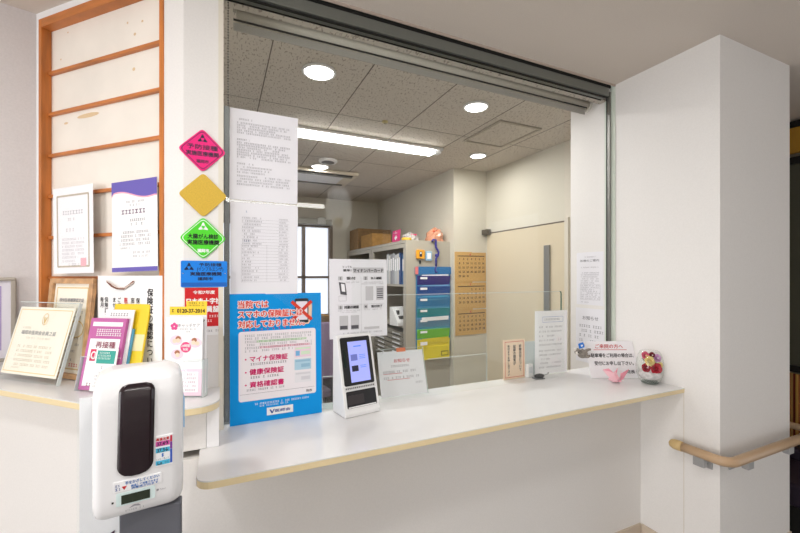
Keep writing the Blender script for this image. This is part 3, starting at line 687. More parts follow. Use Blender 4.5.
b = F(); lines(b, .06, .11, .203, .004); lines(b, .13, .205, .202, .0035); lines(b, .12, .21, .196, .0035); lines(b, .03, .115, .100, .0035); lines(b, .04, .1, .094, .0035); lines(b, .13, .2, .101, .0035); lines(b, .04, .2, .018, .0045)
b.outline(.034, .062, .135, .154, .0008, .001); b.quad(.118, .1186, .022, .222, .001); b.quad(.028, .21, .1215, .122, .001)
b.build('lettering', INKG, t)

# big blue poster
t = thing('blue_poster', 'large bright blue insurance card poster standing against the glass', 'poster', (.027, 1.3555, CT+.001), az(1.5), leanup(1.5, 1.8))
PB = mat('poster_blue', (14, 150, 228), .6, .15)
sheet(t, .296, .420, PB, .003)
MB().prism(rrect(.026, .276, .072, .297, .008), .0001, .0006).build('white_panel', mat('poster_panel', (240, 234, 238), .5), t)
b = F()
for (s, x, y, h, w) in (('当院では', .025, .385, .0245, .092), ('スマホの保険証には', .025, .3535, .0245, .205), ('対応しておりません。', .025, .321, .0245, .212)):
    text(b, s, x, y, h, w, 'L', 0, .0028, ring=.11)
b.build('title_outline', WHITE, t)
b = F()
for (s, x, y, h, w) in (('当院では', .025, .385, .0245, .092), ('スマホの保険証には', .025, .3535, .0245, .205), ('対応しておりません。', .025, .321, .0245, .212)):
    text(b, s, x, y, h, w, 'L', .022, .0033)
b.build('title', mat('title_red', (226, 66, 50), .5), t)
b = F()
for k in range(9): b.poly([(.042+k*.0185+.0022*math.cos(a*.785), .3015+k*.0004+.0022*math.sin(a*.785)) for a in range(8)], .0014)
b.build('dots', INKM, t)
# phone drawing with hand and cross
b = F(); b.poly([(.185, .308), (.252, .313), (.262, .33), (.264, .38), (.255, .39), (.248, .36), (.215, .36), (.2, .33)], .0013); b.build('hand_drawing', mat('skin_print', (240, 206, 180), .6), t)
b = F(); b.poly(rrect(.205, .251, .317, .401, .005), .0022); b.build('phone_drawing', mat('phone_print', (42, 42, 48), .5), t)
b = F(); b.quad(.2085, .2475, .327, .391, .0024); b.build('phone_screen', mat('screen_print', (232, 226, 236), .5), t)
b = F()
for (x0, y0, x1, y1) in ((.194, .391, .262, .327), (.262, .391, .194, .327)):
    d = Vector((y1-y0, x0-x1)).normalized()*.0055; b.poly([(x0+d.x, y0+d.y), (x0-d.x, y0-d.y), (x1-d.x, y1-d.y), (x1+d.x, y1+d.y)], .0026)
b.build('cross', mat('cross_red', (216, 56, 34), .5), t)
b = F(); block(b, .045, .262, .283, 6, .0100, .0064, z=.001, ragged=.4); b.build('lettering', INKG, t)
b = F(); lines(b, .082, .245, .263, .0064, .0015, 1, .15); b.build('lettering', mat('ink_green', (96, 190, 60), .5), t)
b = F(); lines(b, .09, .255, .243, .0064, .0015, 1, .2); text(b, '・マイナ保険証', .045, .207, .0195, .135, 'L', .02, .0014); text(b, '・健康保険証', .045, .165, .0195, .122, 'L', .02, .0014); text(b, '・資格確認書', .045, .124, .0195, .122, 'L', .02, .0014)
b.build('lettering', INKM, t)
b = F(); lines(b, .062, .18, .190, .007); lines(b, .062, .15, .147, .007); lines(b, .05, .17, .107, .006); text(b, '院長', .252, .083, .009, .02, bold=.01); b.quad(.03, .27, .0945, .0952, .001); b.build('lettering', mat('ink_mid', (90, 86, 96), .6), t)
for (x, y, c1, c2) in ((.203, .200, (238, 214, 226), (214, 232, 206)), (.203, .157, (176, 210, 228), (150, 190, 214)), (.203, .114, (232, 230, 234), (216, 214, 220))):
    MB().box(x, x+.056, y, y+.036, .0007, .0012).build('card_drawing', mat(f'card_{c1[0]}_{c1[1]}', c1, .5), t)
    b = F(); b.quad(x+.003, x+.053, y+.027, y+.033, .0015); b.quad(x+.022, x+.052, y+.008, y+.02, .0015); b.build('card_detail', mat(f'cardd_{c2[0]}_{c2[1]}', c2, .5), t)
b = F(); b.quad(.2065, .2205, .205, .222, .0016); b.build('portrait_field', mat('card_sky', (120, 180, 226), .5), t)
b = F(); lines(b, .075, .25, .060, .006, .001, .9, .2); lines(b, .09, .18, .052, .005, .001); b.build('lettering', WHITE, t)
b = F(); b.quad(.112, .197, .018, .043, .001); b.build('name_strip', WHITE, t)
b = F(); text(b, '医師会', .163, .030, .010, .05, bold=.02, z=.0014); b.poly([(.12, .036), (.125, .036), (.129, .028), (.133, .036), (.137, .036), (.130, .023), (.127, .023)], .0014); b.build('lettering', INKB, t)

# paper notices on the right jamb
t = thing('paper_notice', 'white printed sheet on the right window jamb, upper of the pair', 'notice', (1.829, 1.598, -.158), (0, -1, 0))
sheet(t, .170, .288, PAPERD)
b = F(); text(b, '診療のご案内', .085, .242, .013, .12, bold=.01)
lines(b, .055, .125, .262, .006); lines(b, .03, .14, .205, .006); block(b, .03, .145, .175, 6, .011, .006); block(b, .03, .15, .105, 8, .010, .006); b.outline(.026, .152, .028, .112, .0008, .001); lines(b, .03, .09, .014, .005)
b.build('lettering', INKG, t)
t = thing('paper_notice', 'white notice sheet on the right jamb behind the koala, lower of the pair', 'notice', (1.8285, 1.603, -.475), (0, -1, 0))
sheet(t, .193, .298, PAPERD)
b = F(); text(b, 'お知らせ', .096, .245, .022, .10, bold=.01)
for i, w_ in enumerate((.14, .15, .155)):
    lines(b, .025, .025+w_, .20-i*.026, .014)
block(b, .025, .17, .12, 3, .026, .013)
b.build('lettering', INKG, t)

# card reader --------------------------------------------------------------
t = thing('face_card_reader', 'white face recognition card reader with tilted screen on the counter', 'card reader', (.383, 1.268, CT+.001), az(10.5), None)
prof = [(0, 0), (.095, 0), (.098, .004), (.095, .262), (.090, .268), (.074, .270), (.066, .266), (.004, .020), (0, .012)]
MB().prism(prof, -.004, .134, axis=0).build('body', mat('reader_white', (240, 240, 240), .3, .5), t, bevel=.006)
dv = Vector((.062, .246)).normalized()      # along the slanted face in (y, z)
nr = Vector((-dv.y, dv.x))
def rd(u, v, d=0): b0 = Vector((.004, .020))+dv*v+nr*d; return (u, b0.x, b0.y)
def rquad(mb, x0, x1, v0, v1, d, pts=None):
    P = pts or [(x0, v0), (x1, v0), (x1, v1), (x0, v1)]; mb.add([rd(p[0], p[1], d) for p in P], [list(range(len(P)))]); return mb
def rslab(x0, x1, v0, v1, d0, d1, r=None):
    m = MB(); P = rrect(x0, x1, v0, v1, r) if r else [(x0, v0), (x1, v0), (x1, v1), (x0, v1)]; n = len(P)
    m.add([rd(p[0], p[1], d0) for p in P]+[rd(p[0], p[1], d1) for p in P], [list(range(n))[::-1], list(range(n, 2*n))]+[(i, (i+1) % n, n+(i+1) % n, n+i) for i in range(n)]); return m
rslab(.006, .124, .082, .248, .0002, .002, .006).build('screen_bezel', BLK, t)
SCR = mat('screen_light', (150, 158, 226), .2, .4, emit=.55)
rslab(.033, .110, .092, .232, .0021, .0026).build('screen', SCR, t)
b = MB(); b.flat = True; rquad(b, .040, .066, .165, .187, .003); b.build('screen_icon', mat('screen_icon_blue', (98, 106, 176), .3, emit=.4), t)
b = MB(); b.flat = True; rquad(b, .040, .066, .128, .148, .003); b.build('screen_icon', mat('screen_icon_dark', (40, 40, 66), .3), t)
b = MB(); b.flat = True; rquad(b, .055, .085, .2125, .2165, .003)
for v in (.182, .176, .170, .145, .139): rquad(b, .074, .098, v, v+.002, .003)
b.build('screen_text', mat('screen_text_blue', (70, 120, 214), .3, emit=.4), t)
rslab(.013, .022, .145, .205, .0021, .003, .004).build('camera_strip', mat('camera_dark', (12, 34, 30), .15), t)
rslab(.004, .126, .067, .080, .0002, .0018).build('label_strip', mat('reader_label', (222, 222, 222), .5), t)
b = MB(); b.flat = True
for k in range(16): rquad(b, .008+k*.0072, .012+k*.0072, .071, .0765, .0022)
b.build('label_print', INK, t)
rslab(.008, .124, .008, .064, .0002, .0012, .004).build('card_slot', BLK, t)
rslab(.012, .120, .009, .013, .0013, .003).build('slot_lip', mat('reader_white', (240, 240, 240)), t)
rslab(.012, .075, .02, .05, .0013, .0018).build('slot_inner', mat('slot_brown', (52, 44, 46), .3), t)

# small acrylic notice beside the reader
t = thing('notice_stand', 'clear acrylic stand with white red headed notice right of the card reader', 'notice stand', (.565, 1.413, CT+.001), az(-3), leanup(-3, 18))
a_ = MB().box(0, .205, 0, .190, -.0045, -.0015).box(0, .205, 0, .005, -.0045, .02).build('acrylic_holder', ACRY, t)
sheet(t, .198, .176, PAPERD, .001, x=.003, y=.004)
MB().box(.0, .205, .1895, .191, -.005, -.001).box(.2045, .206, 0, .19, -.005, -.001).build('holder_edge', ACEDGE, t)
b = F(); text(b, 'お知らせ', .105, .141, .015, .07, bold=.005); b.quad(.02, .10, .0905, .092, .001); b.quad(.035, .13, .067, .0685, .001); b.build('lettering', INKR, t)
b = F(); lines(b, .03, .155, .120, .008); lines(b, .02, .165, .098, .008); lines(b, .02, .175, .075, .008); lines(b, .155, .185, .05, .007); b.build('lettering', INKG, t)
MB().box(.086, .126, .176, .192, .0003, .001).build('tape', mat('tape_orange', (240, 130, 84), .5), t)
# acrylic card stand left of the reader
t = thing('card_stand', 'empty clear acrylic card stand between blue poster and card reader', 'card stand', (.335, 1.395, CT+.001), az(-10), None)
MB().box(0, .045, .02, .023, 0, .11).box(0, .045, 0, .02, 0, .003).box(0, .045, 0, .003, 0, .02).build('holder', ACRY, t)
MB().box(-.001, 0, .018, .025, 0, .11).box(.045, .046, .018, .025, 0, .11).box(0, .045, .018, .025, .11, .1115).box(-.001, .046, -.001, .0, 0, .021).build('edge', ACEDGE, t)

# cream vertical sign
t = thing('cream_sign', 'small cream vertical sign with red border on the counter', 'sign', (1.180, 1.436, CT+.001), az(0), leanup(0, 1))
sheet(t, .127, .182, mat('sign_cream', (246, 218, 190), .6), .004)
b = F(); b.outline(.008, .119, .008, .174, .0028, .001); b.build('border', mat('border_red', (222, 128, 100), .6), t)
b = F(); text(b, '診療内容について', .098, .158, .0145, vertical=True, bold=.015); text(b, '記録の閲覧が', .064, .158, .0145, vertical=True, bold=.015); text(b, '受付までお申し出下さい', .030, .158, .0122, vertical=True, bold=.015, pitch=1.05)
b.build('lettering', INK, t)
MB().box(.03, .09, .0, .05, -.012, -.0042).build('support', ACRY, t)
t = thing('white_box', 'small white box behind the cream sign on the counter', 'box', (1.315, 1.425, CT+.001), az(0), None)
MB().box(0, .032, 0, .02, 0, .062).build('case', TRIM, t, bevel=.003)
MB().box(.006, .026, -.001, -.0001, .02, .05).build('label', mat('box_label', (214, 216, 220), .6), t)
t = thing('grey_folder', 'pale grey plastic sheet behind the white box and cream sign', 'folder', (1.315, 1.449, CT+.001), az(-2), leanup(-2, -.4))
sheet(t, .075, .165, mat('folder_grey', (200, 208, 208), .4), .002)
MB().box(.0, .075, .163, .166, .0002, .001).build('folder_rim', ACEDGE, t)
t = thing('acrylic_notice', 'white A4 notice in a clear stand beside the green glass edge', 'notice stand', (1.372, 1.443, CT+.001), az(-4), leanup(-4, -.5))
MB().box(-.004, .202, 0, .318, -.003, -.0012).build('holder', ACRY, t)
sheet(t, .197, .306, PAPER, .001, y=.003)
b = F(); b.outline(.045, .17, .253, .28, .0012, .001); b.build('title_box', mat('ink_box_blue', (110, 130, 190), .6), t)
b = F(); lines(b, .055, .16, .2665, .009); block(b, .025, .165, .23, 5, .0215, .0075); block(b, .025, .16, .115, 5, .02, .007, ragged=.6); b.build('lettering', INKG, t)
# little black clip
t = thing('binder_clip', 'small black pen clip lying on the counter by the cream sign', 'clip', (1.355, 1.395, CT+.001), az(-8), None)
MB().ball((0, 0, .011), .011, 14, 8, (2.5, 1.1, 1)).build('body', BLK, t)
MB().tube([(.02, 0, .012), (.045, .0, .016), (.05, 0, .024)], .0022, 8).build('wire', CHROME, t)
MB().box(-.03, .02, -.016, .016, 0, .003).build('foot', mat('clip_grey', (110, 112, 116), .4), t)

# welcome sign, koala, crane, flower bowl ------------------------------------
t = thing('welcome_sign', 'white parking notice board propped in the right corner of the counter', 'sign', (1.583, 1.296, CT+.001), az(-24), leanup(-24, 9))
MB().add([(0, 0, -.003), (.228, 0, -.003), (.205, .170, -.003), (-.024, .170, -.003), (0, 0, 0), (.228, 0, 0), (.205, .170, 0), (-.024, .170, 0)], [(3, 2, 1, 0), (4, 5, 6, 7), (0, 1, 5, 4), (1, 2, 6, 5), (2, 3, 7, 6), (3, 0, 4, 7)]).build('board', PAPER, t)
b = F(); text(b, 'ご来院の方へ', .092, .146, .0205, .132, bold=.01); b.quad(.018, .175, .129, .131, .001); b.build('lettering', INKR, t)
b = F(); text(b, '駐車場をご利用の場合は、', .104, .104, .0195, .202, bold=.012); text(b, '受付にお申し出下さい。', .110, .0675, .0195, .186, bold=.012); text(b, '院長', .185, .028, .017, .040, bold=.012); b.build('lettering', INK, t)
MB().box(.05, .16, .0085, .0145, -.05, -.0031).build('support', PAPER, t)
K = thing('koala_clip', 'small grey koala clip toy with blue flag hugging the parking notice', 'toy', (1.519, 1.309, CT+.130), az(-24), None)
GF = mat('koala_fur', (150, 142, 134), .95, .1, noise=(140, .2, (1, 1, 1), .5)); LF = mat('koala_pale_fur', (226, 220, 214), .95, .1)
kb = MB().ball((.012, 0, -.012), .021, 14, 10, (1.15, .8, 1)); kb.ball((-.012, -.006, -.001), .0155, 14, 10)
kb.tube([(.022, -.004, .0), (.036, -.008, .008), (.046, -.008, .009)], [.008, .006, .005], 8); kb.tube([(.018, -.004, -.022), (.034, -.01, -.024), (.042, -.008, -.02)], [.009, .007, .006], 8)
kb.build('body', GF, K)
MB().ball((-.026, -.008, .008), .0085, 10, 6, (1, .6, 1)).ball((-.004, -.010, .015), .0085, 10, 6, (1, .6, 1)).ball((-.020, -.016, -.006), .008, 10, 6).build('pale_fur', LF, K)
MB().ball((-.018, -.0235, -.002), .003, 8, 6, (1, 1, 1.5)).ball((-.022, -.019, .004), .0018, 8, 6).ball((-.011, -.0205, .004), .0018, 8, 6).build('nose_and_eyes', BLK, K)
MB().add([(-.010, -.018, .014), (.012, -.022, .022), (.006, -.020, .044), (-.014, -.016, .036), (-.010, -.014, .014), (.012, -.018, .022), (.006, -.016, .044), (-.014, -.012, .036)], [(0, 1, 2, 3), (7, 6, 5, 4), (0, 4, 5, 1), (1, 5, 6, 2), (2, 6, 7, 3), (3, 7, 4, 0)]).build('flag', mat('flag_blue', (40, 120, 214), .6), K)
MB().add([(-.004, -.0215, .024), (.004, -.0225, .027), (.002, -.0222, .034), (-.006, -.0212, .032)], [(0, 1, 2, 3)]).build('flag_mark', WHITE, K, solid=.0006)
# paper crane
cr_ = thing('paper_crane', 'pink origami paper crane in front of the parking notice', 'origami', (1.618, 1.204, CT+.001), az(-24), None); cr_.scale = (1.35,)*3
PK = mat('origami_pink', (248, 198, 208), .7); PKD = mat('origami_deep', (242, 158, 176), .7)
body = MB().add([(-.014, -.016, .004), (.014, -.016, .004), (.016, .016, .004), (-.016, .016, .004), (0, 0, .038), (0, -.004, .0)], [(0, 1, 4), (1, 2, 4), (2, 3, 4), (3, 0, 4), (0, 5, 1), (1, 5, 2), (2, 5, 3), (3, 5, 0)])
body.build('body', PK, cr_)
MB().add([(.002, -.017, .004), (-.022, -.014, .012), (-.044, -.004, .042), (-.012, -.013, .034)], [(0, 3, 1), (3, 2, 1)]).build('wing', PK, cr_, solid=.0007)
MB().add([(.002, -.017, .004), (.020, -.012, .012), (.046, -.002, .043), (.014, -.012, .032)], [(0, 1, 3), (3, 1, 2)]).build('wing', PKD, cr_, solid=.0007)
MB().add([(-.012, -.0135, .034), (-.044, -.0045, .0425), (-.026, -.008, .047)], [(0, 1, 2)]).build('wing_fold', PKD, cr_, solid=.0007)
MB().add([(-.006, -.014, .006), (.010, -.012, .008), (.006, -.026, .044), (-.002, -.030, .022)], [(0, 1, 3), (1, 2, 3)]).build('neck', PK, cr_, solid=.0007)
MB().add([(-.008, .012, .008), (.010, .012, .008), (.018, .016, .044)], [(0, 1, 2)]).build('tail', PKD, cr_, solid=.0007)
# flower bowl
fb = thing('flower_bowl', 'round clear glass bowl at the wall end of the counter', 'bowl', (1.744, 1.128, CT+.001), az(-24), None)
prof = [(.004, .003), (.030, .003), (.042, .014), (.052, .042), (.0545, .072), (.052, .103), (.045, .128), (.038, .142)]
BG = clear('bowl_glass', (252, 254, 252), 1.5, 1.0)
MB().lathe(prof, n=32, capped=False).lathe([(.038, .142), (.0365, .1435), (.035, .142)], n=32, capped=False).build('glass', BG, fb)
MB().lathe([(.002, .0), (.028, .0), (.036, .006), (.030, .012), (.002, .013)], n=28).build('base', clear('bowl_base', (214, 220, 218), 1.5, 1.4), fb)
MB().lathe([(.002, .022), (.036, .022), (.0455, .038), (.044, .052), (.002, .056)], n=28).build('filler_cloth', mat('white_tulle', (226, 220, 222), .9, noise=(60, .15, (1, 1, 1), .3)), fb)
def flower(label, x, y, z, r, c, c2, petals=5, layers=4, face=(0, -1, .25)):
    f = Vector(face).normalized(); rt = f.orthogonal().normalized()
    M_ = Matrix((rt, f.cross(rt), f)).transposed()
    o = bpy.data.objects.new('blossom', None); COL.objects.link(o); o.empty_display_size = .01
    loc = fb.matrix_world @ Vector((x, y, z)); ro = fb.matrix_world.to_3x3() @ M_
    o.matrix_world = Matrix.Translation(loc) @ ro.to_4x4(); tag(o, label, 'flower', 'flowers in the glass bowl')
    P = MB(); k = 0
    for L in range(layers):
        f_ = 1-L/layers*.85; n = max(3, petals-(L//2))
        for i in range(n):
            a = math.tau*(i/n)+L*.6; hw = math.pi/n*1.25; vs = []; N = 5
            for u in range(N):
                for v in range(3):
                    aa = a+hw*(u/(N-1)*2-1)*(1-.25*(v == 2)); rr = r*f_*(.12, .7, 1.0)[v]*(1-.10*abs(u/(N-1)*2-1)**2*(v == 2)); zz = r*((0, .18+.35*L/layers, .28+.75*L/layers)[v])
                    vs.append((rr*math.cos(aa), rr*math.sin(aa), zz))
            P.add(vs, [(u*3+v, (u+1)*3+v, (u+1)*3+v+1, u*3+v+1) for u in range(N-1) for v in range(2)], True)
    P.build('petals', c, o, solid=.0006)
    MB().ball((0, 0, r*.45), r*.22, 10, 6).build('centre', c2, o)
RED = mat('rose_red', (196, 22, 52), .7); REDD = mat('rose_deep', (128, 10, 36), .7); YEL = mat('rose_cream', (244, 222, 150), .7); YC = mat('rose_cream_heart', (226, 184, 90), .7); PNK = mat('flower_pink', (232, 110, 140), .7); LIL = mat('flower_lilac', (214, 160, 210), .7)
flower('large crimson rose at the front of the glass bowl', .008, -.024, .070, .0275, RED, REDD, 6, 5)
flower('smaller dark red rose at the left of the glass bowl', -.030, -.016, .072, .0205, mat('rose_crimson', (178, 16, 50), .7), REDD, 5, 4)
flower('cream yellow rose above the crimson rose', -.017, -.020, .102, .0235, YEL, YC, 6, 5)
flower('coral pink blossom at the upper left of the bowl', -.026, -.006, .124, .0185, PNK, YEL, 5, 3)
flower('lilac pink blossom at the upper right of the bowl', .024, -.010, .113, .0185, LIL, WHITE, 5, 3)
flower('small maroon blossom at the top of the bouquet', .004, -.006, .125, .0145, REDD, WHITE, 5, 3)
flower('small pale yellow bud right of the crimson rose', .036, -.014, .084, .0125, YEL, YC, 4, 3)
lf = MB()
for i in range(12):
    a = i*.62; x, y = .03*math.cos(a)*(.6+.3*(i % 2)), .03*math.sin(a)*.7; z = .062+.010*(i % 5); d = Vector((math.cos(a), math.sin(a)*.7-.4, .35)).normalized()*.018; s_ = Vector((-d.y, d.x, 0))*.35
    lf.add([(x, y, z), (x+d.x*.5+s_.x, y+d.y*.5+s_.y, z+d.z*.5), (x+d.x, y+d.y, z+d.z), (x+d.x*.5-s_.x, y+d.y*.5-s_.y, z+d.z*.5)], [(0, 1, 2, 3)])
lv = lf.build('leaves', mat('leaf_green', (66, 92, 48), .7), fb, solid=.0006)

# ================================================================== SIDE COUNTER
A45 = -45
def P45(s, d, z): x, y = q45(s, d); return (x, y, z)
# certificates on the lattice
t = thing('hanging_certificate', 'white certificate in a clear sleeve on the lattice, left of the two', 'certificate', P45(.113, .006, .008), az(A45), (.018*R2, -.018*R2*1, 1))
t.matrix_world = t.matrix_world @ Matrix.Rotation(math.radians(1.2), 4, 'Z')
sheet(t, .215, .300, PAPER, .001)
LACE = mat('certificate_lace', (206, 194, 176), .8)
b = F()
for k in range(40): b.poly([(.026+k*.00425+.0035*math.cos(a*1.05), .270+.0035*math.sin(a*1.05)) for a in range(6)], .001); b.poly([(.026+k*.00425+.0035*math.cos(a*1.05), .024+.0035*math.sin(a*1.05)) for a in range(6)], .001)
for k in range(56): b.poly([(.024+.0035*math.cos(a*1.05), .026+k*.0044+.0035*math.sin(a*1.05)) for a in range(6)], .001); b.poly([(.193+.0035*math.cos(a*1.05), .026+k*.0044+.0035*math.sin(a*1.05)) for a in range(6)], .001)
b.build('lace_border', LACE, t)
b = F(); lines(b, .055, .165, .210, .014, .001, 1); lines(b, .085, .12, .187, .009); lines(b, .055, .15, .150, .011, .001, .7, .9); block(b, .05, .17, .118, 6, .0125, .007); lines(b, .05, .12, .042, .006); lines(b, .085, .16, .030, .009); b.build('lettering', INKL, t)
MB().box(.15, .178, .024, .052, .001, .0014).build('seal', mat('seal_pink', (240, 186, 196), .7), t)
MB().box(-.003, .218, -.003, .312, .002, .0025).build('sleeve', clear('thin_film', (255, 255, 255), 1.4, .22), t)
t = thing('hanging_certificate', 'white certificate with purple wave top on the lattice, right of the two', 'certificate', P45(.432, .016, .012), az(A45), (-.05*R2, .05*R2, 1))
c2 = sheet(t, .198, .290, WHITE, .001)
PU = mat('certificate_purple', (104, 92, 178), .6)
wv = [(0, .290), (0, .245)]+[(x*.0099, .252+.008*math.sin(x*.0099/.198*6.0+.3)-.012*(x/20)) for x in range(1, 20)]+[(.198, .238), (.198, .290)]
b = F(); b.poly(wv, .001); b.build('purple_wave', PU, t); F().quad(0, .198, 0, .014, .001).build('purple_foot', PU, t)
b = F(); pts = wv[1:-1]
for i in range(len(pts)-1): b.add([(pts[i][0], pts[i][1]-.004, .0011), (pts[i+1][0], pts[i+1][1]-.004, .0011), (pts[i+1][0], pts[i+1][1], .0011), (pts[i][0], pts[i][1], .0011)], [(0, 1, 2, 3)])
b.build('pink_line', mat('wave_pink', (240, 170, 190), .6), t)
b = F(); lines(b, .045, .155, .190, .0145, .001, 1); b.build('lettering', mat('ink_plum', (110, 70, 110), .7), t)
b = F(); lines(b, .055, .145, .222, .006); lines(b, .075, .125, .211, .006); lines(b, .05, .15, .163, .008); lines(b, .075, .14, .150, .008, .001, .7, .8); block(b, .035, .17, .125, 4, .0125, .0072); lines(b, .035, .08, .075, .005); lines(b, .095, .17, .06, .006); lines(b, .095, .16, .048, .006); b.build('lettering', INKG, t)
# framed certificate
t = thing('framed_certificate', 'pale wood framed certificate leaning against the lattice window', 'framed certificate', P45(.112, .032, LT+.001), az(A45), leanup(A45, 5))
fw, fh, fb_ = .226, .336, .018
MB().box(0, fw, 0, fb_, 0, .014).box(0, fw, fh-fb_, fh, 0, .014).box(0, fb_, fb_, fh-fb_, 0, .014).box(fw-fb_, fw, fb_, fh-fb_, 0, .014).build('frame', FRAMEW, t, bevel=.002)
MB().box(fb_, fw-fb_, fb_, fh-fb_, .002, .005).build('certificate', PAPERC, t)
b = F(); b.outline(.030, .196, .030, .306, .004, .0056); b.build('gold_border', mat('gold_print', (224, 196, 140), .6), t)
b = F(); text(b, '標榜医療機関認定証', .113, .262, .013, .13, bold=.01, z=.0057); lines(b, .10, .18, .222, .008, .0057); lines(b, .125, .17, .205, .008, .0057); block(b, .09, .18, .135, 3, .022, .007, .0057); lines(b, .06, .15, .062, .007, .0057); b.build('lettering', INKG, t)
b = F(); lines(b, .13, .175, .045, .011, .0058, 1); b.build('lettering', INKR, t)
b = F(); ring(b, [(.15+.04*math.cos(a*.3), .165+.03*math.sin(a*.3)) for a in range(21)], [(.15+.036*math.cos(a*.3), .165+.026*math.sin(a*.3)) for a in range(21)], .0056); b.build('emblem', mat('gold_pale', (236, 204, 130), .6), t)
# acrylic stand with certificate at the far left
aB = (-.461, 1.557)
ra = az(-43)
t = thing('acrylic_certificate', 'large cream certificate tilted back in a clear acrylic stand, far left of the side counter', 'certificate stand', (aB[0]-ra[0]*.30, aB[1]-ra[1]*.30, LT+.001), ra, leanup(-43, 15))
MB().box(0, .30, .0, .262, -.004, -.001).box(0, .30, .0, .262, .003, .0055).box(0, .3, 0, .003, -.001, .003).build('acrylic_plates', ACRY, t)
MB().box(.2985, .3005, 0, .262, -.0042, .0057).box(0, .2985, .2605, .2625, -.0042, .0057).build('acrylic_edge', ACEDGE, t)
sheet(t, .277, .225, PAPERC, .001, x=.004, y=.020, z=.001)
b = F(); b.outline(.012, .273, .028, .237, .0022, .0016); b.build('gold_border', mat('gold_pale', (236, 204, 130), .6), t)
b = F(); ring(b, [(.150+.014*math.cos(a*.2992), .205+.020*math.sin(a*.2992)) for a in range(21)], [(.150+.0122*math.cos(a*.2992), .205+.018*math.sin(a*.2992)) for a in range(21)], .0017)
b.poly([(.142, .212), (.146, .212), (.150, .200), (.154, .212), (.158, .212), (.1515, .190), (.1485, .190)], .0017); b.build('emblem', mat('gold_ink', (222, 184, 100), .6), t)
b = F(); text(b, '福岡市医師会会員之証', .135, .158, .014, .175, z=.0017, bold=.005); b.build('lettering', INKG, t)
b = F(); lines(b, .05, .09, .174, .006, .0017); lines(b, .075, .20, .140, .005, .0017); block(b, .05, .23, .112, 5, .015, .0075, .0017); lines(b, .05, .09, .042, .005, .0017); b.build('lettering', mat('ink_sepia', (206, 190, 166), .7), t)
# poster with cord
t = thing('vertical_poster', 'white poster of vertical writing with a crossed cord, behind the leaflets', 'poster', P45(.345, .0065, LT+.001), az(A45), leanup(A45, .2))
sheet(t, .296, .345, WHITE, .0015)
b = F(); text(b, '保険証の確認について', .246, .305, .0255, vertical=True, bold=.012, pitch=1.04)
for (q, x) in (('保険証の', .192), ('窓口で', .168), ('ご提示が', .106), ('ません', .082), ('保険証を', .044), ('毎月', .022)):
    text(b, q, x, .275, .0165, vertical=True, bold=.01)
b.build('lettering', INK, t)
b = F(); text(b, '医療費は', .137, .275, .0165, vertical=True, bold=.02); text(b, '全額', .205, .12, .0165, vertical=True, bold=.02); b.build('lettering', INKR, t)
MB().tube([(.052, .325, .004), (.075, .31, .004), (.10, .303, .005), (.13, .302, .005), (.155, .315, .004), (.175, .327, .004)], .0024, 8).build('cord', mat('cord_brown', (128, 76, 58), .7), t)
MB().tube([(.052, .328, .006), (.08, .318, .007), (.11, .306, .007), (.14, .306, .006), (.175, .322, .005)], .0018, 8).build('cord', mat('cord_white', (222, 206, 196), .7), t)

# leaflet rack
ra = az(-34); ul = leanup(-34, 12)
base = Vector((-.389, 1.468, LT+.001)); ou = Vector(ra).cross(Vector(ul)); RA, UP = Vector(ra), Vector(ul)
def rk(x, y, back): p = base+RA*x+UP*y-ou*back; return (p.x, p.y, p.z)
t = thing('leaflet_rack', 'clear acrylic tiered leaflet rack on the side counter', 'leaflet rack', rk(-.006, 0, 0), ra, ul)
MB().box(0, .138, 0, .10, .004, .0055).box(0, .138, .0105, .0125, -.036, .004).box(0, .138, .006, .15, -.0128, -.0122).box(0, .138, .0125, .19, -.036, -.0345).build('acrylic_tiers', ACRY, t)
MB().box(-.001, .0, 0, .1, -.02, .0055).box(0, .138, .1, .1015, .004, .0055).build('acrylic_edge', ACEDGE, t)
def leaf(name, label, x, y, back, w, h, m, grp='leaflets in the acrylic rack', t_=.002):
    t = thing(name, label, 'leaflet', rk(x, y, back), ra, ul, group=grp); sheet(t, w, h, m, t_); return t
MG = mat('leaflet_magenta', (190, 96, 160), .5)
t = leaf('leaflet', 'magenta bordered leaflet at the front of the acrylic rack', -.002, .004, .002, .125, .215, MG, t_=.010)
MB().box(.010, .115, .012, .152, .0001, .0004).build('white_panel', WHITE, t); MB().box(.010, .115, .190, .203, .0001, .0004).build('white_strip', WHITE, t)
b = F(); lines(b, .028, .115, .177, .0095, .001, 1, .15); lines(b, .028, .117, .165, .0095, .001, 1, .15); b.build('lettering', WHITE, t)
b = F(); text(b, '再接種', .068, .134, .020, .068, bold=.01); lines(b, .025, .07, .016, .010, .001, 1); b.build('lettering', mat('ink_maroon', (140, 50, 80), .6), t)
b = F(); b.quad(.020, .045, .085, .120, .0008); b.build('red_badge', mat('badge_red', (214, 36, 90), .5), t)
b = F(); ring(b, [(.033+.010*math.cos(a*.3+.9), .102+.012*math.sin(a*.3+.9)) for a in range(16)], [(.033+.006*math.cos(a*.3+.9), .102+.008*math.sin(a*.3+.9)) for a in range(16)], .0012); b.build('badge_mark', WHITE, t)
t = leaf('white_card', 'rounded white card with teal heading in front of the magenta leaflet', .052, .003, -.012, .074, .124, WHITE, t_=.002)
MB().box(.006, .068, .080, .118, .0001, .0006).build('teal_heading', mat('card_teal', (40, 160, 146), .5), t)
b = F(); lines(b, .014, .05, .111, .005, .001, 1); lines(b, .01, .056, .103, .005, .001, 1); lines(b, .01, .056, .095, .005, .001, 1); b.build('lettering', WHITE, t)
b = F(); lines(b, .027, .042, .068, .008); block(b, .01, .056, .054, 5, .010, .005); b.build('lettering', INKG, t)
t = leaf('leaflet', 'white leaflet directly behind the magenta one', .032, .006, .0135, .102, .241, WHITE, t_=.003)
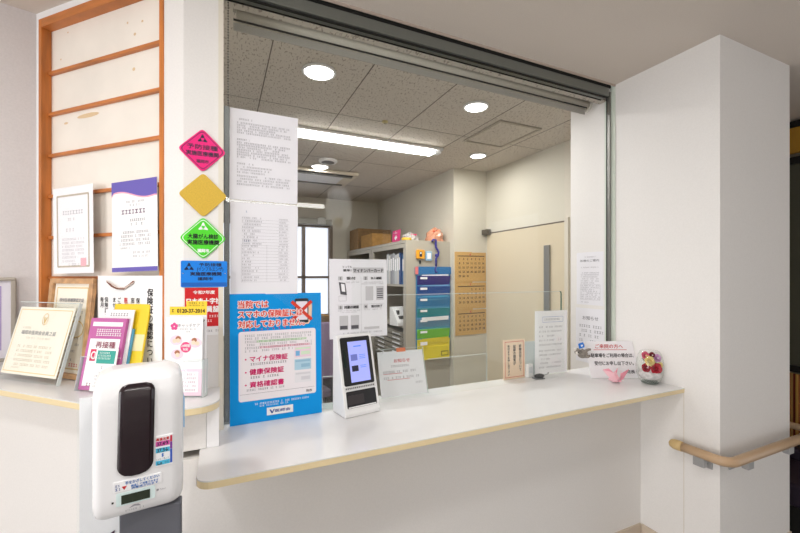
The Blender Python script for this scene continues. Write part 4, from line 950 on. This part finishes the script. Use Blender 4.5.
b = F(); lines(b, .02, .085, .226, .010); b.build('lettering', INKG, t)
t = leaf('leaflet', 'blue leaflet edge between white leaflet and yellow booklets', .032, .009, .018, .106, .180, mat('leaflet_blue', (86, 166, 206), .5), t_=.006)
t = leaf('leaflet', 'bright yellow booklet at the back of the acrylic rack', .048, .008, .0265, .126, .259, mat('leaflet_yellow', (238, 204, 30), .5), t_=.006)
MB().box(.0, .124, .115, .165, .0001, .0006).build('pale_band', mat('band_cream', (236, 222, 170), .5), t)
# leaflet holder on the right
t = thing('leaflet_holder', 'clear acrylic leaflet holder at the end of the side counter', 'leaflet holder', (-.144, 1.292, LT+.001), az(-25), leanup(-25, 2))
hold = t; Rh, Uh = Vector(az(-25)), Vector(leanup(-25, 2)); Oh = Rh.cross(Uh)
def rh(x, y, back): p = Vector((-.144, 1.292, LT+.001))+Rh*x+Uh*y-Oh*back; return (p.x, p.y, p.z)
MB().box(-.003, .109, 0, .105, .004, .006).box(-.003, .109, 0, .003, -.022, .004).box(-.003, .109, .003, .165, -.022, -.0205).box(-.003, -.001, .003, .105, -.02, .004).box(.107, .109, .003, .105, -.02, .004).build('acrylic', ACRY, t)
MB().box(-.0045, -.003, 0, .106, -.022, .006).box(.109, .1105, 0, .106, -.022, .006).box(-.003, .109, .105, .1062, .004, .006).build('acrylic_edge', ACEDGE, t)
G2 = 'leaflets in the end holder'
t = thing('leaflet', 'white and pink care leaflet at the front of the end holder', 'leaflet', rh(0, .004, -.001), az(-25), leanup(-25, 2), group=G2)
sheet(t, .105, .222, WHITE, .002)
b = F(); text(b, 'キャッチケア', .066, .199, .0125, .062); lines(b, .04, .088, .188, .0045); lines(b, .05, .078, .181, .004); b.build('lettering', INKG, t)
LP = mat('leaflet_pink', (246, 214, 228), .6); HP = mat('logo_pink', (220, 70, 140), .6)
b = F()
for k in range(5): b.poly([(.024+.0065*math.cos(k*1.257+1.57)+.0048*math.cos(a*.785), .196+.0065*math.sin(k*1.257+1.57)+.0048*math.sin(a*.785)) for a in range(8)], .001+k*.0001)
b.build('flower_logo', HP, t)
b = F()
for (x, y, r) in ((.030, .157, .018), (.085, .150, .018), (.033, .117, .018)): b.poly([(x+r*math.cos(a*.42), y+r*.8*math.sin(a*.42)) for a in range(15)], .0008)
b.quad(.0, .105, .0, .075, .0006); b.build('pink_field', LP, t)
b = F(); b.quad(.01, .095, .010, .068, .0009); b.build('white_panel', WHITE, t)
b = F(); block(b, .018, .09, .060, 5, .011, .005, .0012); b.build('lettering', mat('ink_rose', (190, 130, 160), .6), t)
for (x, y) in ((.036, .162), (.082, .157), (.034, .122)): F().poly([(x+.008*math.cos(a*.785), y+.007*math.sin(a*.785)) for a in range(8)], .0012).build('hair_drawing', mat('print_brown', (168, 108, 76), .6), t)
for (x, y) in ((.026, .155), (.036, .156), (.080, .150), (.091, .148), (.035, .115)): F().poly([(x+.0065*math.cos(a*.785), y+.0065*math.sin(a*.785)) for a in range(8)], .0014).build('face_drawing', mat('print_skin', (246, 214, 190), .6), t)
b = F(); b.poly([(.058+.015*math.cos(a*.42), .137+.015*math.sin(a*.42)) for a in range(15)], .0016); b.build('round_badge', mat('badge_pink', (228, 72, 130), .6), t)
b = F(); text(b, '24時間', .058, .141, .007, .024, bold=.02, z=.002); text(b, '対応', .058, .131, .007, .015, bold=.02, z=.002); b.build('lettering', WHITE, t)
t = thing('leaflet', 'yellow topped phone number flyer behind the care leaflet', 'leaflet', rh(.004, .01, .009), az(-25), leanup(-25, 2), group=G2)
sheet(t, .107, .235, mat('flyer_white', (240, 238, 240), .6), .002)
YL = mat('flyer_yellow', (244, 206, 40), .6)
MB().box(0, .107, .222, .246, .0001, .0008).box(.048, .107, .246, .262, -.001, .0008).build('yellow_top', YL, t)
b = F(); text(b, '0120-37-2014', .062, .234, .0125, .080, bold=.02, z=.0016); lines(b, .006, .018, .234, .009, .0016); lines(b, .055, .10, .2565, .005, .0016); lines(b, .055, .10, .2495, .004, .0016); text(b, '安心', .088, .208, .0125, .028, bold=.01, z=.0014); b.build('lettering', INK, t)
b = F(); b.quad(.006, .032, .196, .214, .0008); b.quad(.036, .062, .196, .214, .0008); b.build('blue_badge', INKB, t)
b = F(); text(b, '24時間', .019, .205, .006, .02, bold=.02, z=.0014); text(b, '365日', .049, .205, .006, .02, bold=.02, z=.0014); b.build('lettering', WHITE, t)
# picture frame on left wall
dl = Vector((.96, .28, 0)).normalized()
pl = Vector((-.613, 1.86, 0))-dl*.054
t = thing('picture_frame', 'silver picture frame on the left wall beside the lattice', 'picture frame', (pl.x-dl.x*.24+dl.y*.003, pl.y-dl.y*.24-dl.x*.003, -.30), dl)
fw, fh, fb_ = .24, .295, .012
MB().box(0, fw, 0, fb_, 0, .016).box(0, fw, fh-fb_, fh, 0, .016).box(0, fb_, fb_, fh-fb_, 0, .016).box(fw-fb_, fw, fb_, fh-fb_, 0, .016).build('frame', mat('silver_frame', (176, 168, 158), .35, .5, .5), t, bevel=.002)
MB().box(fb_, fw-fb_, fb_, fh-fb_, .002, .004).build('mat_board', mat('mount_lilac', (228, 224, 234), .6), t)
MB().box(.03, fw-.036, .04, fh-.03, .0041, .0048).build('document', mat('document_lilac', (176, 160, 206), .6), t)
b = F(); b.quad(.034, fw-.040, .044, fh-.034, .0052); b.build('document_face', PAPER, t)

# ================================================================== SANITIZER
SX0, SX1, SY, SZ0, SZ1 = -.198, -.070, .85, -.425, -.172
t = thing('sanitizer_dispenser', 'white automatic hand sanitizer dispenser with dark window on a stand', 'sanitizer dispenser', ((SX0+SX1)/2-.006, SY, SZ0-.010), az(8), None)
SW = mat('sanitizer_white', (236, 236, 238), .25, .5)
hw, hh, dp = .064, .257, .105
def sec(h):
    """half width, front y and back y of the shell at height h"""
    f = h/hh; w = hw*(1.0 if f > .12 else .965+.035*f/.12)
    k = max(0, (f-.80)/.20); fy = .0+.055*(1-math.sqrt(max(0, 1-min(1, k)**2)))*.55+.003*(1-min(1, f/.1)); w -= .012*k**3
    return w, fy, dp
S = MB(); vs = []; NR = 26; NP = 28
hs = [0, .002, .006, .015]+[.015+(hh-.03)*i/16 for i in range(1, 17)]+[hh-.011, hh-.007, hh-.003, hh]
shr = {0: .012, 1: .006, 2: .002}
def ring_pts(h, sh):
    w, fy, by = sec(h); w -= sh; fy += sh; r = .015; pts = []
    for cx, cy, a0, rr in ((w+.013-.022, fy+.022, 270, .022), (w+.016-.01, by-.01, 0, .01), (-w-.004+.01, by-.01, 90, .01), (-w-.001+r, fy+r, 180, r)):
        for i in range(7):
            a = math.radians(a0+90*i/6); pts.append((cx+rr*math.cos(a), cy+rr*math.sin(a), h))
    return pts
rings = []
for i, h in enumerate(hs):
    sh = {0: .010, 1: .005, 2: .002}.get(i, {len(hs)-1: .013, len(hs)-2: .006, len(hs)-3: .002}.get(i, 0)); rings.append(ring_pts(h, sh))
n = len(rings[0])
S.add([p for r_ in rings for p in r_], [(i*n+k, i*n+(k+1) % n, (i+1)*n+(k+1) % n, (i+1)*n+k) for i in range(len(rings)-1) for k in range(n)], True)
S.add(rings[0], [list(range(n))[::-1]], True); S.add(rings[-1], [list(range(n))], True)
S.build('shell', SW, t)
def conform(pts2, d):
    return [(p[0], sec(p[1])[1]-d, p[1]) for p in pts2]
# dark window follows the shell
Wd = MB(); cols_ = []; v0, v1 = .073, .238
NV_ = 60; NU = 6
for i in range(NV_+1):
    h = v0+(v1-v0)*i/NV_; e = .0275
    lo = (h-v0); e -= .022-math.sqrt(.022**2-max(0, .022-lo)**2); up_ = v1-h; e -= .014-math.sqrt(max(0, .014**2-max(0, .014-up_)**2))
    xc = -.001+.003*(h-v0)/(v1-v0)
    for j in range(NU+1):
        cols_.append((xc-e+2*e*j/NU, sec(h)[1]-.0014, h))
Wd.add(cols_, [(i*(NU+1)+j, i*(NU+1)+j+1, (i+1)*(NU+1)+j+1, (i+1)*(NU+1)+j) for i in range(NV_) for j in range(NU)], True)
Wd.build('window', mat('sanitizer_window', (30, 14, 22), .12, .6), t, solid=.002)
def fr2(x0, x1, y0, y1, d, tilt=0): return [(x0, -d, y0), (x1, -d, y0+tilt), (x1, -d, y1+tilt), (x0, -d, y1)]
def slab(name, x0, x1, y0, y1, d, m, par=t, r=None):
    P = rrect(x0, x1, y0, y1, r) if r else [(x0, y0), (x1, y0), (x1, y1), (x0, y1)]
    return MB().prism(P, -d, .0045 if d < .003 else -.0012, axis=1).build(name, m, par)
SWP = mat('sticker_white', (244, 244, 246), .4)
def ftext(name, items, m, d):
    b = F()
    for it in items: text(b, *it[:3], **it[3])
    b.v = [(v[0], -d, v[1]) for v in b.v]; return b.build(name, m, t)
slab('sticker', -.034, .040, .049, .067, .0012, SWP, r=.002)
ftext('lettering', [('手をかざしてください', .010, .0622, dict(h=.006, w=.052, bold=.02)), ('検温して消毒できます', .0135, .0555, dict(h=.0042, w=.042, bold=.02)), ('消毒液が出ます', .0135, .0512, dict(h=.0042, w=.042, bold=.02))], mat('ink_sky', (50, 120, 200), .5), .0016)
b = F(); b.poly([(-.0215, .0575), (-.0135, .0575), (-.0175, .051)], 0); b.v = [(v[0], -.0016, v[1]) for v in b.v]; b.build('red_arrow', INKR, t)
b = F(); lines(b, -.031, -.0235, .060, .004, 0); lines(b, -.031, -.0235, .054, .005, 0); b.v = [(v[0], -.0016, v[1]) for v in b.v]; b.build('hand_icon', INKB, t)
slab('display_surround', -.0295, .0295, .023, .046, .0012, mat('surround_pastel', (214, 232, 232), .5), r=.002)
slab('display', -.022, .0215, .0255, .0415, .0018, mat('lcd_dark', (44, 52, 40), .2))
slab('led', -.036, -.033, .030, .033, .0012, BLK)
ftext('lettering', [('ToAmit', .042, .036, dict(h=.0034, w=.010))], INKG, .0014)
b = F(); b.poly([(.0335+.0022*math.cos(a*.785), .036+.0022*math.sin(a*.785)) for a in range(8)], 0); b.poly([(-.012, .0155), (-.002, .0175), (.008, .0155), (.004, .0195), (-.003, .0205)], 0); lines(b, -.016, .012, .0125, .003, 0); b.v = [(v[0], -.0014, v[1]) for v in b.v]; b.build('printed_mark', INKG, t)
# temperature sticker
slab('temperature_sticker', .0305, .0575, .079, .136, .0012, SWP)
slab('magenta_band', .0305, .053, .1165, .1255, .0016, mat('band_magenta', (214, 90, 170), .5)); slab('blue_band', .0305, .053, .1045, .1130, .0016, mat('band_blue', (80, 190, 226), .5)); slab('blue_band', .0305, .053, .0815, .0895, .0016, mat('band_blue', (80, 190, 226), .5))
slab('red_bar', .0535, .0570, .122, .1335, .0016, mat('bar_red', (200, 40, 70), .5)); slab('violet_bar', .0535, .0570, .1085, .1215, .0016, mat('bar_violet', (120, 50, 150), .5)); slab('blue_bar', .0535, .0570, .082, .108, .0016, mat('bar_blue', (50, 90, 190), .5))
ftext('lettering', [('37.4↑', .0415, .121, dict(h=.0075, w=.018, bold=.02)), ('37.3↓', .0415, .109, dict(h=.0075, w=.018, bold=.02)), ('Lo', .037, .0853, dict(h=.0065, w=.007, bold=.02)), ('エラー', .0485, .0853, dict(h=.004, w=.008)), ('しばらく待って', .0415, .0925, dict(h=.0035, w=.020))], mat('ink_digit', (44, 36, 66), .5), .0020)
ftext('lettering', [('高温注意', .0415, .1295, dict(h=.0055, w=.021, bold=.03))], INKR, .0020)
b = F(); b.poly([(.0415, .103), (.044, .1005), (.0425, .1005), (.0425, .098), (.044, .098), (.0415, .0955), (.039, .098), (.0405, .098), (.0405, .1005), (.039, .1005)], 0); b.v = [(v[0], -.0018, v[1]) for v in b.v]; b.build('blue_arrow', mat('arrow_blue', (30, 110, 200), .5), t)
MB().box(hw+.0135, hw+.0165, .04, .085, .13, .19).build('side_reflection', mat('side_blue', (140, 190, 230), .5), t)  # blue-tinted reflection on the shell side, painted as a thin patch
# stand
t = thing('sanitizer_stand', 'grey floor stand carrying the hand sanitizer dispenser', 'stand', (-.122, .93, FZ), up=None)
GY = mat('stand_grey', (96, 98, 106), .5)
MB().box(-.048, .052, -.058, -.030, .02, 1.060).build('post_board', GY, t, bevel=.003)
MB().box(-.15, .15, -.16, .12, 0, .019).build('base_plate', GY, t, bevel=.004)
MB().box(-.05, .030, .047, .053, .8, 1.30).box(-.05, .030, -.0295, .0469, 1.02, 1.06).build('back_plate', TRIM, t)
t = thing('sleeve_poster', 'narrow white plastic sleeved sign behind the left side of the dispenser', 'sign', (-.262, 1.0, -1.05), az(2))
sheet(t, .17, .80, PAPER, .002)
b = F()
for k, ch_ in enumerate('お願い消毒に'): text(b, ch_, .118, .545-k*.04, .030, bold=.02)
b.build('lettering', INK, t)
b = F(); b.poly([(.035, .50), (.06, .515), (.055, .49), (.07, .475), (.04, .472)], .001); b.build('plum_mark', mat('ink_dark_plum', (70, 20, 70), .6), t)
MB().box(-.004, .174, 0, .815, .001, .0016).build('sleeve', ACRY, t)

# ================================================================== WAITING ROOM (behind the camera: lamp and clock that the glass mirrors)
t = thing('fluorescent_light', 'long fluorescent ceiling light of the waiting room', 'ceiling light', (.62, -2.4, CZ), up=None)
MB().box(-.78, .78, -.07, .07, -.02, 0).build('housing', TRIM, t, bevel=.003)
MB().box(-.76, .76, -.05, .05, -.05, -.0205).build('tube_cover', mat('tube_glow_hall', (255, 252, 246), .4, .3, emit=14), t, bevel=.012)
t = thing('pendulum_clock', 'white faced pendulum clock mirrored in the window glass, on the waiting room pillar', 'clock', (1.102, -1.199, .685), (-1, 0, 0), (0, 0, 1))
MB().prism([(.14*math.cos(math.tau*a/32), .25*math.sin(math.tau*a/32)) for a in range(32)], 0, .05).build('case', mat('clock_case', (232, 230, 224), .4), t, bevel=.01)
MB().lathe([(.105, .05), (.105, .056), (.098, .058)], (0, .10, 0), 32).build('dial', WHITE, t)
b = MB()
for k in range(12): b.box(-.004+.085*math.cos(k*.5236), .004+.085*math.cos(k*.5236), .096+.085*math.sin(k*.5236), .104+.085*math.sin(k*.5236), .0585, .06)
b.box(-.004, .004, .10, .16, .0605, .063).box(0, .045, .097, .103, .0605, .063); b.build('hands', BLK, t)
MB().lathe([(.05, .051), (.05, .056), (.03, .062)], (.01, -.14, 0), 24).build('pendulum', mat('brass', (190, 160, 90), .3, .5, .8), t)

struct('wall_pillar', MB().box(.985, 1.60, -1.3, -1.2, FZ, CZ), mat('pillar_panel', (122, 112, 98), .5))

# ================================================================== LIGHT
def area(name, loc, size, power, color=(1, 1, 1), rot=(0, 0, 0), size_y=None):
    l = bpy.data.lights.new(name, 'AREA'); l.energy = power; l.color = color; l.size = size
    if size_y: l.shape = 'RECTANGLE'; l.size_y = size_y
    o = bpy.data.objects.new(name, l); COL.objects.link(o); o.location = W(loc); o.rotation_euler = [math.radians(a) for a in rot]; return o
w = bpy.data.worlds.new('daylight'); scene.world = w; w.use_nodes = True
w.node_tree.nodes['Background'].inputs[0].default_value = (.93, .96, 1, 1); w.node_tree.nodes['Background'].inputs[1].default_value = 1.2
# daylight from the waiting room windows on the left
area('window_daylight', (-3.9, -.6, -.1), 3.2, 86, (1, .985, .98), (0, -90, 0), 1.9)
area('hall_lamp_light', (.62, -2.4, CZ-.06), 1.5, 5, (1, .98, .95), (0, 0, 0), .12)
for (x, y, p, lb) in ((.24, .20, 8, 'round downlight in the waiting room ceiling nearest the counter'), (-.75, .45, 10, 'round downlight in the waiting room ceiling by the left wall')):
    dl_ = thing('ceiling_downlight', lb, 'ceiling light', (x, y, CZ-.001), up=None)
    MB().lathe([(.09, 0), (.092, -.006), (.08, -.012)], n=28).build('trim_ring', TRIM, dl_)
    MB().lathe([(.078, -.003), (.07, -.010), (.03, -.012)], n=28).build('lens', LAMP, dl_)
    area('downlight_light', (x, y, CZ-.02), .16, p, (1, .985, .96))
area('office_lamp_light', (.98, 2.70, .94), 1.1, 15, (1, .99, .96), (0, 0, 0), .1)
for (x, y) in ((.437, 1.903), (1.366, 1.91), (1.935, 2.677), (.822, 3.543)):
    area('downlight_light', (x, y, .98), .12, 3, (1, .98, .95))

sl = bpy.data.lights.new('clock_boost_spot', 'SPOT'); sl.energy = 55; sl.spot_size = math.radians(42); sl.spot_blend = .6; sl.shadow_soft_size = .03  # added spot: brightens the clock so its mirror image shows in the glass
so = bpy.data.objects.new('clock_boost_spot', sl); COL.objects.link(so); so.location = W((1.10, -.62, .93)); so.rotation_euler = (Vector((1.102, -1.2, .68))-Vector((1.10, -.62, .93))).to_track_quat('-Z', 'Y').to_euler()

# ================================================================== CAMERA
bpy.data.objects.remove(_fo); bpy.data.curves.remove(_fc)
cam = bpy.data.cameras.new('camera'); cam.sensor_width = 36; cam.lens = 392/800*36; cam.shift_y = 9.5/800; cam.clip_start = .02
co = bpy.data.objects.new('camera', cam); COL.objects.link(co); co.location = (0, 0, H); co.rotation_euler = (math.radians(90), 0, math.radians(-24.6))
scene.camera = co
vs_ = scene.view_settings; vs_.view_transform = 'Standard'; vs_.look = 'None'; vs_.gamma = 1; vs_.use_curve_mapping = False; vs_.exposure = .13
scene.cycles.use_denoising = True
scene.cycles.max_bounces = 10; scene.cycles.transparent_max_bounces = 24; scene.cycles.sample_clamp_indirect = 6
